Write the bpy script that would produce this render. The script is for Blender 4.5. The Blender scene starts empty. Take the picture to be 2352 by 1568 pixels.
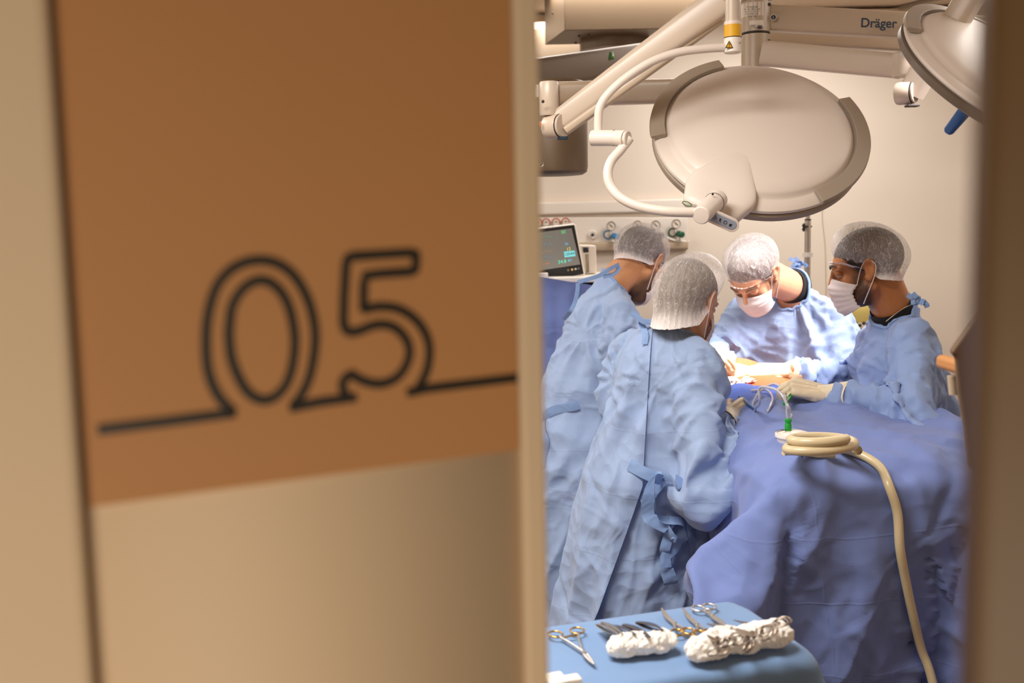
import bpy, bmesh, math, random
import numpy as np
from mathutils import Vector, Matrix

# ------------------------------------------------------------------ camera, world, lights, exposure
FPX = 2287.0
CAM = np.array([0.0, 0.0, 1.6])
PITCH, ROLL = math.radians(6.1), math.radians(1.15)
_f = np.array([0, math.cos(PITCH), -math.sin(PITCH)])
_u0 = np.array([0, math.sin(PITCH), math.cos(PITCH)])
_r0 = np.array([1.0, 0, 0])
_u = _u0 * math.cos(ROLL) + _r0 * math.sin(ROLL)
_r = _r0 * math.cos(ROLL) - _u0 * math.sin(ROLL)
scene = bpy.context.scene
col = scene.collection
cd = bpy.data.cameras.new('camera'); cam = bpy.data.objects.new('camera', cd); col.objects.link(cam)
cd.sensor_width = 36.0; cd.lens = FPX * 36.0 / 2352.0
cd.clip_start = 0.02; cd.clip_end = 50
cd.dof.use_dof = True; cd.dof.focus_distance = 2.65; cd.dof.aperture_fstop = 3.9
m = Matrix(((_r[0], _u[0], -_f[0], CAM[0]), (_r[1], _u[1], -_f[1], CAM[1]), (_r[2], _u[2], -_f[2], CAM[2]), (0, 0, 0, 1)))
cam.matrix_world = m
scene.camera = cam
scene.view_settings.view_transform = 'Standard'
scene.view_settings.look = 'None'
scene.view_settings.gamma = 1.0
scene.view_settings.exposure = 0.0
scene.view_settings.use_curve_mapping = False
world = bpy.data.worlds.new('world'); scene.world = world
world.use_nodes = True
world.node_tree.nodes['Background'].inputs[0].default_value = (1.0, 0.84, 0.68, 1)
world.node_tree.nodes['Background'].inputs[1].default_value = 0.05

def area(name, loc, size, energy, colr=(1, 0.93, 0.84), target=None, sy=None, spread=None):
    l = bpy.data.lights.new(name, 'AREA'); l.shape = 'RECTANGLE'
    l.size = size; l.size_y = sy or size; l.energy = energy; l.color = colr
    if spread: l.spread = spread
    o = bpy.data.objects.new(name, l); col.objects.link(o); o.location = loc
    if target is not None:
        d = Vector(target) - Vector(loc)
        o.rotation_euler = d.to_track_quat('-Z', 'Y').to_euler()
    return o
WARM = (1.0, 0.945, 0.885)
area('ceiling_light_near', (-0.55, 1.62, 2.70), 1.2, 68, WARM, sy=0.6)
area('ceiling_light_middle', (-1.2, 3.6, 2.70), 0.6, 34, WARM, sy=1.2)
area('ceiling_light_right', (2.1, 3.3, 2.70), 0.6, 16, WARM, sy=1.2)
area('ceiling_light_far', (0.95, 4.6, 2.70), 1.6, 38, WARM, sy=0.3)
area('corridor_fill', (0.02, -1.02, 0.95), 0.5, 20, (1.0, 0.86, 0.68), target=(-0.1, 0.9, 0.95), sy=0.5)  # low fill added behind the camera to brighten the door, no lamp known there

def P(px, py, Y):
    d = _r * ((px - 1176) / FPX) + _u * ((784 - py) / FPX) + _f
    return CAM + d * (Y / d[1])
def PZ(px, py, z):
    d = _r * ((px - 1176) / FPX) + _u * ((784 - py) / FPX) + _f
    return CAM + d * ((z - CAM[2]) / d[2])
def PP(px, py, o, n):
    d = _r * ((px - 1176) / FPX) + _u * ((784 - py) / FPX) + _f
    return CAM + d * (np.dot(np.asarray(o) - CAM, n) / np.dot(d, n))
def S(px, Y):                       # metres spanned by px pixels at depth Y
    return px * Y / FPX
def A(*v): return np.array(v, float)
def unit(v):
    v = np.asarray(v, float); return v / (np.linalg.norm(v) + 1e-12)

# ------------------------------------------------------------------ materials
def lin(c):
    return tuple(((x / 255.0) / 12.92 if x / 255.0 <= 0.04045 else ((x / 255.0 + 0.055) / 1.055) ** 2.4) for x in c)
class NT:
    def __init__(s, name):
        s.m = bpy.data.materials.new(name); s.m.use_nodes = True
        s.t = s.m.node_tree; s.b = s.t.nodes['Principled BSDF']; s.out = s.t.nodes['Material Output']
    def n(s, typ, **kw):
        nd = s.t.nodes.new(typ)
        for k, v in kw.items():
            if k in nd.inputs: nd.inputs[k].default_value = v
            else: setattr(nd, k, v)
        return nd
    def l(s, a, b): s.t.links.new(a, b)
def mat(name, c, rough=0.5, metal=0.0, spec=0.5, bump=0.0, bscale=200.0, vary=0.04, vscale=6.0, **kw):
    k = NT(name); b = k.b
    c = lin(c) if max(c) > 1.0 else c
    tc = k.n('ShaderNodeTexCoord')
    ns = k.n('ShaderNodeTexNoise', Scale=vscale, Detail=4.0); k.l(tc.outputs['Object'], ns.inputs['Vector'])
    mx = k.n('ShaderNodeMix', data_type='RGBA')
    mx.inputs[6].default_value = tuple(x * (1 - vary) for x in c) + (1,)
    mx.inputs[7].default_value = tuple(min(1, x * (1 + vary)) for x in c) + (1,)
    k.l(ns.outputs['Fac'], mx.inputs[0]); k.l(mx.outputs[2], b.inputs['Base Color'])
    b.inputs['Roughness'].default_value = rough; b.inputs['Metallic'].default_value = metal
    b.inputs['Specular IOR Level'].default_value = spec
    if bump:
        n2 = k.n('ShaderNodeTexNoise', Scale=bscale, Detail=3.0); k.l(tc.outputs['Object'], n2.inputs['Vector'])
        bp = k.n('ShaderNodeBump', Strength=bump, Distance=0.002); k.l(n2.outputs['Fac'], bp.inputs['Height'])
        k.l(bp.outputs['Normal'], b.inputs['Normal'])
    for kk, v in kw.items(): b.inputs[kk.replace('_', ' ')].default_value = v
    return k.m
def cloth_mat(name, c, crease=0.5, cscale=5.0, weave=0.25, rough=0.85, trans=0.15, sheen=0.2, folds=0.0):
    k = NT(name); b = k.b; c = lin(c)
    tc = k.n('ShaderNodeTexCoord')
    v = tc.outputs['Object']
    ns = k.n('ShaderNodeTexNoise', Scale=3.0, Detail=5.0); k.l(v, ns.inputs['Vector'])
    mx = k.n('ShaderNodeMix', data_type='RGBA')
    mx.inputs[6].default_value = tuple(x * 0.93 for x in c) + (1,)
    mx.inputs[7].default_value = tuple(min(1, x * 1.07) for x in c) + (1,)
    k.l(ns.outputs['Fac'], mx.inputs[0]); k.l(mx.outputs[2], b.inputs['Base Color'])
    # creases: straight packing folds and crumples
    dn = k.n('ShaderNodeTexNoise', Scale=2.2, Detail=3.0); k.l(v, dn.inputs['Vector'])
    ad = k.n('ShaderNodeVectorMath', operation='MULTIPLY_ADD'); k.l(dn.outputs['Color'], ad.inputs[0])
    ad.inputs[1].default_value = (0.35, 0.35, 0.35); k.l(v, ad.inputs[2])
    vo = k.n('ShaderNodeTexVoronoi', feature='SMOOTH_F1', Scale=cscale); vo.inputs['Smoothness'].default_value = 0.15
    k.l(ad.outputs[0], vo.inputs['Vector'])
    vo2 = k.n('ShaderNodeTexVoronoi', feature='SMOOTH_F1', Scale=cscale * 3.1); vo2.inputs['Smoothness'].default_value = 0.2
    k.l(ad.outputs[0], vo2.inputs['Vector'])
    m1 = k.n('ShaderNodeMath', operation='MULTIPLY_ADD'); k.l(vo2.outputs['Distance'], m1.inputs[0]); m1.inputs[1].default_value = 0.35
    k.l(vo.outputs['Distance'], m1.inputs[2])
    rn_ = k.n('ShaderNodeTexNoise', Scale=cscale * 2.2, Detail=3.0); rn_.noise_type = 'RIDGED_MULTIFRACTAL'; k.l(ad.outputs[0], rn_.inputs['Vector'])
    m0_ = k.n('ShaderNodeMath', operation='MULTIPLY_ADD'); k.l(rn_.outputs['Fac'], m0_.inputs[0]); m0_.inputs[1].default_value = .10; k.l(m1.outputs[0], m0_.inputs[2])
    prev = m0_.outputs[0]
    for (nx_, ny_, nz_, sp_) in ((.0, .0, 1.0, .185), (.83, .55, .06, .20)) if folds else ():
        dt_ = k.n('ShaderNodeVectorMath', operation='DOT_PRODUCT'); k.l(ad.outputs[0] if False else v, dt_.inputs[0]); dt_.inputs[1].default_value = (nx_, ny_, nz_)
        a2_ = k.n('ShaderNodeMath', operation='MULTIPLY_ADD'); k.l(dn.outputs['Fac'], a2_.inputs[0]); a2_.inputs[1].default_value = .12; k.l(dt_.outputs['Value'], a2_.inputs[2])
        pp_ = k.n('ShaderNodeMath', operation='PINGPONG'); k.l(a2_.outputs[0], pp_.inputs[0]); pp_.inputs[1].default_value = sp_ / 2
        mr_ = k.n('ShaderNodeMapRange', interpolation_type='SMOOTHSTEP'); mr_.inputs['From Min'].default_value = 0; mr_.inputs['From Max'].default_value = .0045; mr_.inputs['To Min'].default_value = folds; mr_.inputs['To Max'].default_value = 0; k.l(pp_.outputs[0], mr_.inputs['Value'])
        ad_ = k.n('ShaderNodeMath', operation='ADD'); k.l(prev, ad_.inputs[0]); k.l(mr_.outputs[0], ad_.inputs[1]); prev = ad_.outputs[0]
    m1 = type('o', (), {'outputs': [prev]})
    b1 = k.n('ShaderNodeBump', Strength=crease, Distance=0.05 / cscale * 3); k.l(m1.outputs[0], b1.inputs['Height'])
    wv = k.n('ShaderNodeTexNoise', Scale=330.0, Detail=1.0); k.l(v, wv.inputs['Vector'])
    b2 = k.n('ShaderNodeBump', Strength=weave, Distance=0.0012); k.l(wv.outputs['Fac'], b2.inputs['Height'])
    k.l(b1.outputs['Normal'], b2.inputs['Normal']); k.l(b2.outputs['Normal'], b.inputs['Normal'])
    b.inputs['Roughness'].default_value = rough
    b.inputs['Sheen Weight'].default_value = sheen; b.inputs['Specular IOR Level'].default_value = 0.25
    if trans:
        tr = k.n('ShaderNodeBsdfTranslucent'); k.l(mx.outputs[2], tr.inputs['Color']); k.l(b2.outputs['Normal'], tr.inputs['Normal'])
        ms = k.n('ShaderNodeMixShader'); ms.inputs[0].default_value = trans
        k.l(b.outputs[0], ms.inputs[1]); k.l(tr.outputs[0], ms.inputs[2]); k.l(ms.outputs[0], k.out.inputs['Surface'])
    return k.m
def emit_mat(name, c, s):
    k = NT(name); k.b.inputs['Base Color'].default_value = lin(c) + (1,)
    k.b.inputs['Emission Color'].default_value = lin(c) + (1,); k.b.inputs['Emission Strength'].default_value = s
    return k.m
M = {}
M['wall'] = mat('wall_paint', (234, 222, 208), 0.6, bump=0.03, bscale=400, vary=0.02)
M['ceil'] = mat('ceiling_paint', (214, 192, 166), 0.8, vary=0.02)
M['floor'] = mat('floor_vinyl', (92, 66, 38), 0.35, vary=0.1, vscale=20)
M['door'] = mat('door_laminate', (218, 192, 160), 0.7, vary=0.02)
M['tan'] = mat('tan_panel', (184, 130, 80), 0.65, vary=0.03)
M['black'] = mat('black_vinyl', (40, 34, 26), 0.5)
M['dark'] = mat('dark_laminate', (94, 68, 38), 0.5, vary=0.05, spec=0.3)
M['gear'] = mat('painted_white_enamel', (198, 181, 163), 0.32, vary=0.02)
M['gear2'] = mat('painted_cream_enamel', (184, 165, 142), 0.35, vary=0.02)
M['lampw'] = mat('lamp_white_shell', (222, 210, 199), 0.42, vary=0.01)
M['lampd'] = mat('lamp_dark_rim', (104, 90, 76), 0.4, vary=0.02)
M['lampg'] = mat('lamp_grey_rail', (158, 144, 128), 0.5, vary=0.02)
M['steel'] = mat('brushed_steel', (190, 184, 176), 0.32, 1.0, vary=0.08, vscale=30)
M['chrome'] = mat('polished_steel', (200, 196, 192), 0.34, 1.0, vary=0.05)
M['clampm'] = mat('worn_steel', (168, 156, 144), 0.25, 1.0, vary=0.15, vscale=60)
M['gold'] = mat('gold_plated', (200, 160, 90), 0.25, 1.0, vary=0.08)
M['boxm'] = mat('satin_aluminium_housing', (108, 90, 70), 0.45, 0.2, vary=0.04)
M['slot'] = mat('dark_seam', (50, 40, 34), 0.6)
M['yellow'] = mat('yellow_band', (222, 168, 30), 0.5, vary=0.03)
M['green'] = mat('green_plastic', (22, 150, 50), 0.35)
M['greenlab'] = mat('green_label', (70, 120, 55), 0.5)
M['blueh'] = mat('blue_handle', (30, 82, 140), 0.4)
M['navy'] = mat('navy_print', (16, 40, 62), 0.5)
M['orange'] = mat('orange_dot', (235, 120, 40), 0.4)
M['red'] = mat('red_ring', (205, 80, 55), 0.4)
M['white'] = mat('white_plastic', (236, 228, 218), 0.35, vary=0.01)
M['label'] = mat('label_paper', (226, 214, 200), 0.5)
M['greyplate'] = mat('grey_keypad', (150, 156, 172), 0.4)
M['blackp'] = mat('black_plastic', (22, 20, 20), 0.3)
M['screen'] = mat('screen_glass', (92, 88, 80), 0.22)
M['gown'] = cloth_mat('sms_gown_light_blue', (160, 182, 220), 0.75, 6, folds=.018)
M['gown2'] = cloth_mat('sms_gown_blue', (150, 174, 222), 0.8, 6, folds=.018)
M['tie'] = cloth_mat('gown_tie_blue', (146, 176, 222), 0.4, 14)
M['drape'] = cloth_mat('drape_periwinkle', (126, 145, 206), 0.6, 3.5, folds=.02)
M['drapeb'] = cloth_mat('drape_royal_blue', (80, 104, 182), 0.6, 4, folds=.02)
M['tabled'] = cloth_mat('table_drape_pale_blue', (108, 138, 178), 0.3, 3.0, trans=0, folds=.018)
M['gauze'] = cloth_mat('white_gauze_towel', (246, 242, 236), 0.9, 26, weave=0.8)
M['mask'] = cloth_mat('face_mask_white', (238, 226, 224), 0.25, 16, trans=0.25)
M['glove'] = cloth_mat('latex_glove', (236, 218, 186), 0.5, 45, weave=0.05, rough=0.4, trans=0.1, sheen=0)
M['cuff'] = cloth_mat('glove_cuff', (240, 226, 196), 0.4, 40, weave=0.05, rough=0.5, trans=0.1)
M['hose'] = mat('suction_hose', (226, 208, 168), 0.3, spec=0.6, Transmission_Weight=0.15)
M['tubec'] = mat('clear_tube', (206, 206, 220), 0.2, spec=0.6, Transmission_Weight=0.35)
M['eyew'] = mat('eye_white', (205, 190, 178), 0.2)
M['blackt'] = mat('black_cotton', (20, 19, 21), 0.9)
M['blood'] = mat('blood_red', (190, 50, 40), 0.35)
M['brownl'] = mat('brown_leather', (96, 72, 46), 0.6)
M['chain'] = mat('thin_necklace', (220, 200, 170), 0.3, 0.8)

# ------------------------------------------------------------------ object helpers
def link(o, parent=None):
    col.objects.link(o)
    if parent is not None:
        o.parent = parent
        bp = parent
        mw = Matrix.Identity(4)
        chain = []
        while bp is not None: chain.append(bp); bp = bp.parent
        for q in reversed(chain): mw = mw @ (q.matrix_parent_inverse @ q.matrix_basis)
        o.matrix_parent_inverse = mw.inverted()
    return o
def thing(name, label, cat, loc=(0, 0, 0), group=None):
    o = bpy.data.objects.new(name, None); o.location = tuple(float(x) for x in loc); o.empty_display_size = 0.05
    link(o); tag(o, label, cat, group); return o
def tag(o, label, cat, group=None, kind=None):
    o['label'] = label; o['category'] = cat
    if group: o['group'] = group
    if kind: o['kind'] = kind
    return o
class MB:
    def __init__(s): s.v = []; s.f = []; s.n = 0
    def add(s, v, f):
        v = np.asarray(v, float); s.v.append(v)
        k = s.n; s.f.extend([tuple(int(i) + k for i in q) for q in f]); s.n += len(v); return s
    def mesh(s, name='m'):
        me = bpy.data.meshes.new(name); me.from_pydata(np.vstack(s.v).tolist(), [], s.f); me.update(); return me
    def obj(s, name, material, parent=None, smooth=True, bevel=0, sub=0, sharp=40):
        me = s.mesh(name)
        return finish(name, me, material, parent, smooth, bevel, sub, sharp)
def finish(name, me, material, parent=None, smooth=True, bevel=0, sub=0, sharp=40):
    bm = bmesh.new(); bm.from_mesh(me); bmesh.ops.recalc_face_normals(bm, faces=bm.faces[:])
    if smooth:
        ca = math.radians(sharp)
        for e in bm.edges:
            if len(e.link_faces) == 2 and e.calc_face_angle(0) > ca: e.smooth = False
    bm.to_mesh(me); bm.free()
    me.polygons.foreach_set('use_smooth', [smooth] * len(me.polygons))
    for mm in (material if isinstance(material, (list, tuple)) else [material]): me.materials.append(mm)
    o = bpy.data.objects.new(name, me); link(o, parent)
    if bevel:
        b = o.modifiers.new('bevel', 'BEVEL'); b.width = bevel; b.segments = 3; b.limit_method = 'ANGLE'
        b.harden_normals = False
    if sub:
        d = o.modifiers.new('sub', 'SUBSURF'); d.levels = 0; d.render_levels = sub
    return o
def frame_of(t, hint=None):
    t = unit(t); h = np.asarray(hint if hint is not None else ((0, 0, 1) if abs(t[2]) < 0.9 else (0, 1, 0)), float)
    a = unit(np.cross(h, t)); b = np.cross(t, a); return a, b
def catmull(pts, k=8):
    p = np.asarray(pts, float); out = []
    q = np.vstack([2 * p[0] - p[1], p, 2 * p[-1] - p[-2]])
    for i in range(1, len(q) - 2):
        for t in np.linspace(0, 1, k, endpoint=False):
            a, b, c, d = q[i - 1], q[i], q[i + 1], q[i + 2]
            out.append(0.5 * ((2 * b) + (-a + c) * t + (2 * a - 5 * b + 4 * c - d) * t * t + (-a + 3 * b - 3 * c + d) * t ** 3))
    out.append(q[-2]); return np.array(out)
def tube(mb, pts, r, n=16, caps=True, closed=False, flat=None, hint=None):
    p = np.asarray(pts, float); N = len(p)
    r = np.full(N, r) if np.isscalar(r) else np.interp(np.linspace(0, 1, N), np.linspace(0, 1, len(r)), r)
    T = np.gradient(p, axis=0)
    if closed: T = np.roll(p, -1, 0) - np.roll(p, 1, 0)
    a, b = frame_of(T[0], hint); rings = []
    ph = np.linspace(0, 2 * math.pi, n, endpoint=False)
    for i in range(N):
        t = unit(T[i]); a = unit(a - t * np.dot(a, t)); b = np.cross(t, a)
        fx, fy = (1, 1) if flat is None else flat
        rings.append(p[i] + r[i] * (fx * np.cos(ph)[:, None] * a + fy * np.sin(ph)[:, None] * b))
    v = np.vstack(rings); f = []
    for i in range(N - (0 if closed else 1)):
        j = (i + 1) % N
        for k in range(n):
            l = (k + 1) % n; f.append((i * n + k, i * n + l, j * n + l, j * n + k))
    if caps and not closed: f.append(tuple(range(n - 1, -1, -1))); f.append(tuple((N - 1) * n + k for k in range(n)))
    return mb.add(v, f)
def cyl(mb, a, b, r, r2=None, n=32): return tube(mb, [a, b], [r, r if r2 is None else r2], n)
def lathe(mb, o, ax, prof, n=48, hint=None, ang=None):
    o = np.asarray(o, float); ax = unit(ax); a, b = frame_of(ax, hint)
    full = ang is None
    ph = np.linspace(0, 2 * math.pi, n, endpoint=False) if full else np.linspace(ang[0], ang[1], n)
    v = []; f = []; K = len(prof)
    for (r, h) in prof: v.append(o + ax * h + r * (np.cos(ph)[:, None] * a + np.sin(ph)[:, None] * b))
    for i in range(K - 1):
        for k in range(n if full else n - 1):
            l = (k + 1) % n; f.append((i * n + k, i * n + l, (i + 1) * n + l, (i + 1) * n + k))
    if full:
        if prof[0][0] > 1e-5: f.append(tuple(range(n)))
        if prof[-1][0] > 1e-5: f.append(tuple((K - 1) * n + k for k in range(n)))
    return mb.add(np.vstack(v), f)
BOXF = [(0, 1, 3, 2), (4, 6, 7, 5), (0, 4, 5, 1), (2, 3, 7, 6), (0, 2, 6, 4), (1, 5, 7, 3)]
def box(mb, c, s, R=None):
    c = np.asarray(c, float); v = np.array([[x, y, z] for x in (-.5, .5) for y in (-.5, .5) for z in (-.5, .5)]) * np.asarray(s, float)
    if R is not None: v = v @ np.asarray(R).T
    return mb.add(v + c, BOXF)
def slab(mb, q, off):               # q: four corners, extruded by the vector off
    q = np.asarray(q, float); v = np.vstack([q, q + np.asarray(off)])
    return mb.add(v, [(0, 1, 2, 3), (7, 6, 5, 4), (0, 4, 5, 1), (1, 5, 6, 2), (2, 6, 7, 3), (3, 7, 4, 0)])
def beam(mb, a, b, w, h, up=(0, 0, 1), w2=None, h2=None, rnd=0.3, n=28):     # beam with rounded section
    a = np.asarray(a, float); b = np.asarray(b, float); t = unit(b - a); s = unit(np.cross(t, up)); u = np.cross(s, t)
    ph = np.linspace(0, 2 * math.pi, n, endpoint=False); e = rnd
    cx = np.sign(np.cos(ph)) * np.abs(np.cos(ph)) ** e; cy = np.sign(np.sin(ph)) * np.abs(np.sin(ph)) ** e
    w2 = w2 or w; h2 = h2 or h
    v = np.vstack([a + (cx * w / 2)[:, None] * s + (cy * h / 2)[:, None] * u, b + (cx * w2 / 2)[:, None] * s + (cy * h2 / 2)[:, None] * u])
    f = [(k, (k + 1) % n, n + (k + 1) % n, n + k) for k in range(n)] + [tuple(range(n)), tuple(range(2 * n - 1, n - 1, -1))]
    return mb.add(v, f)
def ball(mb, c, r, R=None, nu=24, nv=16):
    th = np.linspace(0, math.pi, nv + 1)[1:-1]; ph = np.linspace(0, 2 * math.pi, nu, endpoint=False)
    v = [[0, 0, 1]] + [[math.sin(t) * math.cos(p), math.sin(t) * math.sin(p), math.cos(t)] for t in th for p in ph] + [[0, 0, -1]]
    v = np.array(v) * (np.ones(3) * r)
    if R is not None: v = v @ np.asarray(R).T
    f = [(0, 1 + k, 1 + (k + 1) % nu) for k in range(nu)]
    for i in range(nv - 2):
        for k in range(nu):
            f.append((1 + i * nu + k, 1 + (i + 1) * nu + k, 1 + (i + 1) * nu + (k + 1) % nu, 1 + i * nu + (k + 1) % nu))
    L = 1 + (nv - 2) * nu
    f += [(len(v) - 1, L + (k + 1) % nu, L + k) for k in range(nu)]
    return mb.add(v + np.asarray(c, float), f)
def rcone(mb, a, b, ra, rb, n=20, k=6):            # capsule with two radii
    a = np.asarray(a, float); b = np.asarray(b, float); t = unit(b - a); L = np.linalg.norm(b - a)
    pr = [(max(1e-4, ra * math.sin(x)), -ra * math.cos(x)) for x in np.linspace(0.02, math.pi / 2, k)]
    pr += [(max(1e-4, rb * math.cos(x)), L + rb * math.sin(x)) for x in np.linspace(0, math.pi / 2 - 0.02, k)]
    return lathe(mb, a, t, pr, n)
def text_obj(body, o, ex, ey, height, material, name, parent, depth=0.0008, font_shear=0, weight=0):
    c = bpy.data.curves.new(name, 'FONT'); c.body = body; c.size = 1.0; c.extrude = 0.0; c.offset = weight
    c.align_x = 'CENTER'; c.align_y = 'CENTER'
    to = bpy.data.objects.new(name, c); col.objects.link(to)
    dg = bpy.context.evaluated_depsgraph_get(); me = bpy.data.meshes.new_from_object(to.evaluated_get(dg))
    bpy.data.objects.remove(to)
    ex = unit(ex); ey = unit(ey - ex * np.dot(ex, ey)); nz = np.cross(ex, ey)
    v = np.array([list(q.co) for q in me.vertices]); h = max(1e-6, v[:, 1].max() - v[:, 1].min()); s = height / h
    v = (np.asarray(o, float) + v[:, :1] * s * ex + v[:, 1:2] * s * ey + nz * depth)
    me.vertices.foreach_set('co', v.ravel()); me.update()
    me.materials.clear(); me.materials.append(material); me.name = name
    ob = bpy.data.objects.new(name, me); link(ob, parent); return ob
def remesh(mb, voxel, smooth=3, fac=0.5):
    me = mb.mesh('tmp'); bm = bmesh.new(); bm.from_mesh(me); bmesh.ops.recalc_face_normals(bm, faces=bm.faces[:]); bm.to_mesh(me); bm.free()
    o = bpy.data.objects.new('tmp', me); col.objects.link(o)
    r = o.modifiers.new('r', 'REMESH'); r.mode = 'VOXEL'; r.voxel_size = voxel; r.adaptivity = 0
    if smooth:
        s = o.modifiers.new('s', 'SMOOTH'); s.factor = fac; s.iterations = smooth
    dg = bpy.context.evaluated_depsgraph_get(); out = bpy.data.meshes.new_from_object(o.evaluated_get(dg))
    bpy.data.objects.remove(o); bpy.data.meshes.remove(me)
    return out
def mesh_arrays(me):
    v = np.empty(len(me.vertices) * 3); me.vertices.foreach_get('co', v); return v.reshape(-1, 3)
def mesh_faces(me): return [tuple(p.vertices) for p in me.polygons]
# ------------------------------------------------------------------ the room
def struct(name, mb, material, **kw):
    o = mb.obj(name, material, smooth=False, **kw); o['kind'] = 'structure'; return o
WY, CZ = 5.4, 2.74
b = MB(); box(b, (0.4, 2.6, -0.05), (6.4, 7.6, 0.1)); struct('floor', b, M['floor'])
b = MB(); box(b, (0.4, 3.15, CZ + 0.05), (6.4, 5.1, 0.1)); struct('ceiling', b, M['ceil'])
b = MB(); box(b, (0.4, WY + 0.05, 1.37), (6.4, 0.1, 2.74)); struct('wall_back', b, M['wall'])
b = MB(); box(b, (-2.6, 2.95, 1.37), (0.1, 4.9, 2.74)); struct('wall_left', b, M['wall'])
b = MB(); box(b, (3.0, 2.95, 1.37), (0.1, 4.9, 2.74)); struct('wall_right', b, M['wall'])
# horizontal protection rail on the back wall, above the gas panel
b = MB(); beam(b, P(900, 488, WY - 0.02), P(1585, 470, WY - 0.02), 0.03, S(28, WY), rnd=0.4); t = struct('trim_1', b, M['white'])
# cornice with a strip light where wall and ceiling meet
zt = CZ
b = MB(); box(b, (0.4, WY - 0.05, CZ - 0.03), (6.2, 0.1, 0.03)); struct('trim_2', b, M['ceil'])
lt = thing('strip_light', 'bright thin strip light under the ceiling behind the grey housing', 'light', (0.0, WY - 0.1, CZ - 0.13))
b = MB(); box(b, (-0.1, WY - 0.05, P(1230, 62, WY)[2]), (1.1, 0.06, 0.03)); b.obj('diffuser', emit_mat('strip_glow', (255, 235, 210), 6.0), lt)
b = MB(); box(b, (-0.1, WY - 0.05, P(1230, 62, WY)[2] + 0.03), (1.12, 0.09, 0.03)); b.obj('housing', M['white'], lt)
# ceiling rails on the right
for (x0, y0, x1, y1, w) in ((1990, 38, 2230, -22, 0.025), (2070, 44, 2330, -22, 0.02)):
    a = PZ(x0, y0, CZ - 0.012); c = PZ(x1, y1, CZ - 0.012)
    b = MB(); beam(b, a, c, w, 0.02, rnd=0.3)
    struct('trim_3' if x0 == 1990 else 'trim_4', b, M['lampg'])

# ------------------------------------------------------------------ doorway in front of the camera
sdir = unit((1.0, 0.53, 0)); snrm = unit((0.53, -1.0, 0))       # along the sign wall; normal towards the camera
SO = P(700, 900, 0.60)
def on_wall(px, py, off=0.0): return PP(px, py, SO + snrm * off, snrm)
def wall_x(px, off=0.0, py=784):
    p = on_wall(px, py, off); return np.dot(p - SO, sdir)
def wp(s, z, off=0.0):
    q = SO + sdir * s + snrm * off; return A(q[0], q[1], z)
def wall_slab(name, s0, s1, z0, z1, o0, o1, material, parent=None, bevel=0.0):
    b = MB(); slab(b, [wp(s0, z0, o0), wp(s1, z0, o0), wp(s1, z1, o0), wp(s0, z1, o0)], snrm * (o1 - o0))
    return b.obj(name, material, parent, smooth=True, bevel=bevel, sharp=30)
sL, sR = wall_x(178), wall_x(1192)
w = wall_slab('wall_front', sL - 1.2, sL - 0.004, 0, 2.7, -0.10, 0.022, M['door'], bevel=0.006); w['kind'] = 'structure'
w = wall_slab('door_1', sL - 0.06, sR + 0.004, 0, 2.7, -0.045, 0.0, M['door']); w['kind'] = 'structure'
w = wall_slab('trim_5', sR - 0.002, sR + 0.0172, 0, 2.7, -0.05, 0.006, M['door'], bevel=0.004); w['kind'] = 'structure'
sp = thing('door_sign', 'tan panel on the door with the black outlined number 05 and its line', 'sign', wp(sL, 1.2, 0.0))
zb = on_wall(700, 1099, 0.004)[2]
wall_slab('panel', sL, sR - 0.003, zb, 2.6, 0.0, 0.004, M['tan'], sp, bevel=0.001)
def crop7(pts): return [(420 + x / 2.868, 540 + y / 2.868) for x, y in pts]
def stroke(mb, pts, wd=0.0057, closed=False, off=0.0045):
    q = np.array([on_wall(x, y, off) for x, y in pts])
    st = np.stack([(q - SO) @ sdir, q[:, 2]], 1)
    st = np.vstack([st, st[:1]]) if closed else st
    N = len(st); L = []; R_ = []
    for i in range(N):
        a = st[max(0, i - 1)]; c = st[min(N - 1, i + 1)]
        if closed and i in (0, N - 1): a, c = st[N - 2], st[1]
        t = unit(c - a); n = A(-t[1], t[0])
        d1 = unit(st[i] - st[i - 1]) if i > 0 else t
        k = 1 / max(0.6, abs(np.dot(d1, t)))
        L.append(st[i] + n * wd / 2 * k); R_.append(st[i] - n * wd / 2 * k)
    for o, rev in ((off, 0), (off + 0.0012, 1)):
        pass
    v = [wp(s_, z_, off) for s_, z_ in L + R_] + [wp(s_, z_, off + 0.0012) for s_, z_ in L + R_]
    f = []
    for i in range(N - 1):
        f += [(2 * N + i, 2 * N + i + 1, 3 * N + i + 1, 3 * N + i), (i, N + i, N + i + 1, i + 1),
              (i, i + 1, 2 * N + i + 1, 2 * N + i), (N + i, 3 * N + i, 3 * N + i + 1, N + i + 1)]
    mb.add(v, f)
def cm(p, k=5): return catmull(crop7(p), k)
z0 = MB()
stroke(z0, cm([(335, 1178), (230, 1060), (165, 900), (150, 700), (165, 520), (215, 350), (300, 240), (400, 185), (510, 168), (620, 190), (720, 260), (800, 380), (850, 520), (870, 660), (860, 800), (830, 940), (780, 1050), (725, 1122)]))
stroke(z0, cm([(300, 650), (320, 480), (380, 370), (450, 315), (520, 300), (590, 325), (660, 400), (710, 520), (735, 680), (725, 830), (690, 960), (630, 1045), (560, 1085), (490, 1080), (420, 1030), (360, 930), (315, 800), (300, 650)]), closed=False)
z0.obj('digit_zero', M['black'], sp, smooth=False)
z5 = MB()
stroke(z5, cm([(1075, 1072), (1050, 1000), (1062, 950), (1105, 915)]))
stroke(z5, cm([(1095, 908), (1160, 950), (1230, 975), (1310, 980), (1390, 950), (1450, 890), (1488, 800), (1482, 720), (1440, 650), (1380, 605), (1310, 590), (1240, 600), (1170, 628), (1110, 642), (1070, 622), (1055, 570)]))
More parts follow.
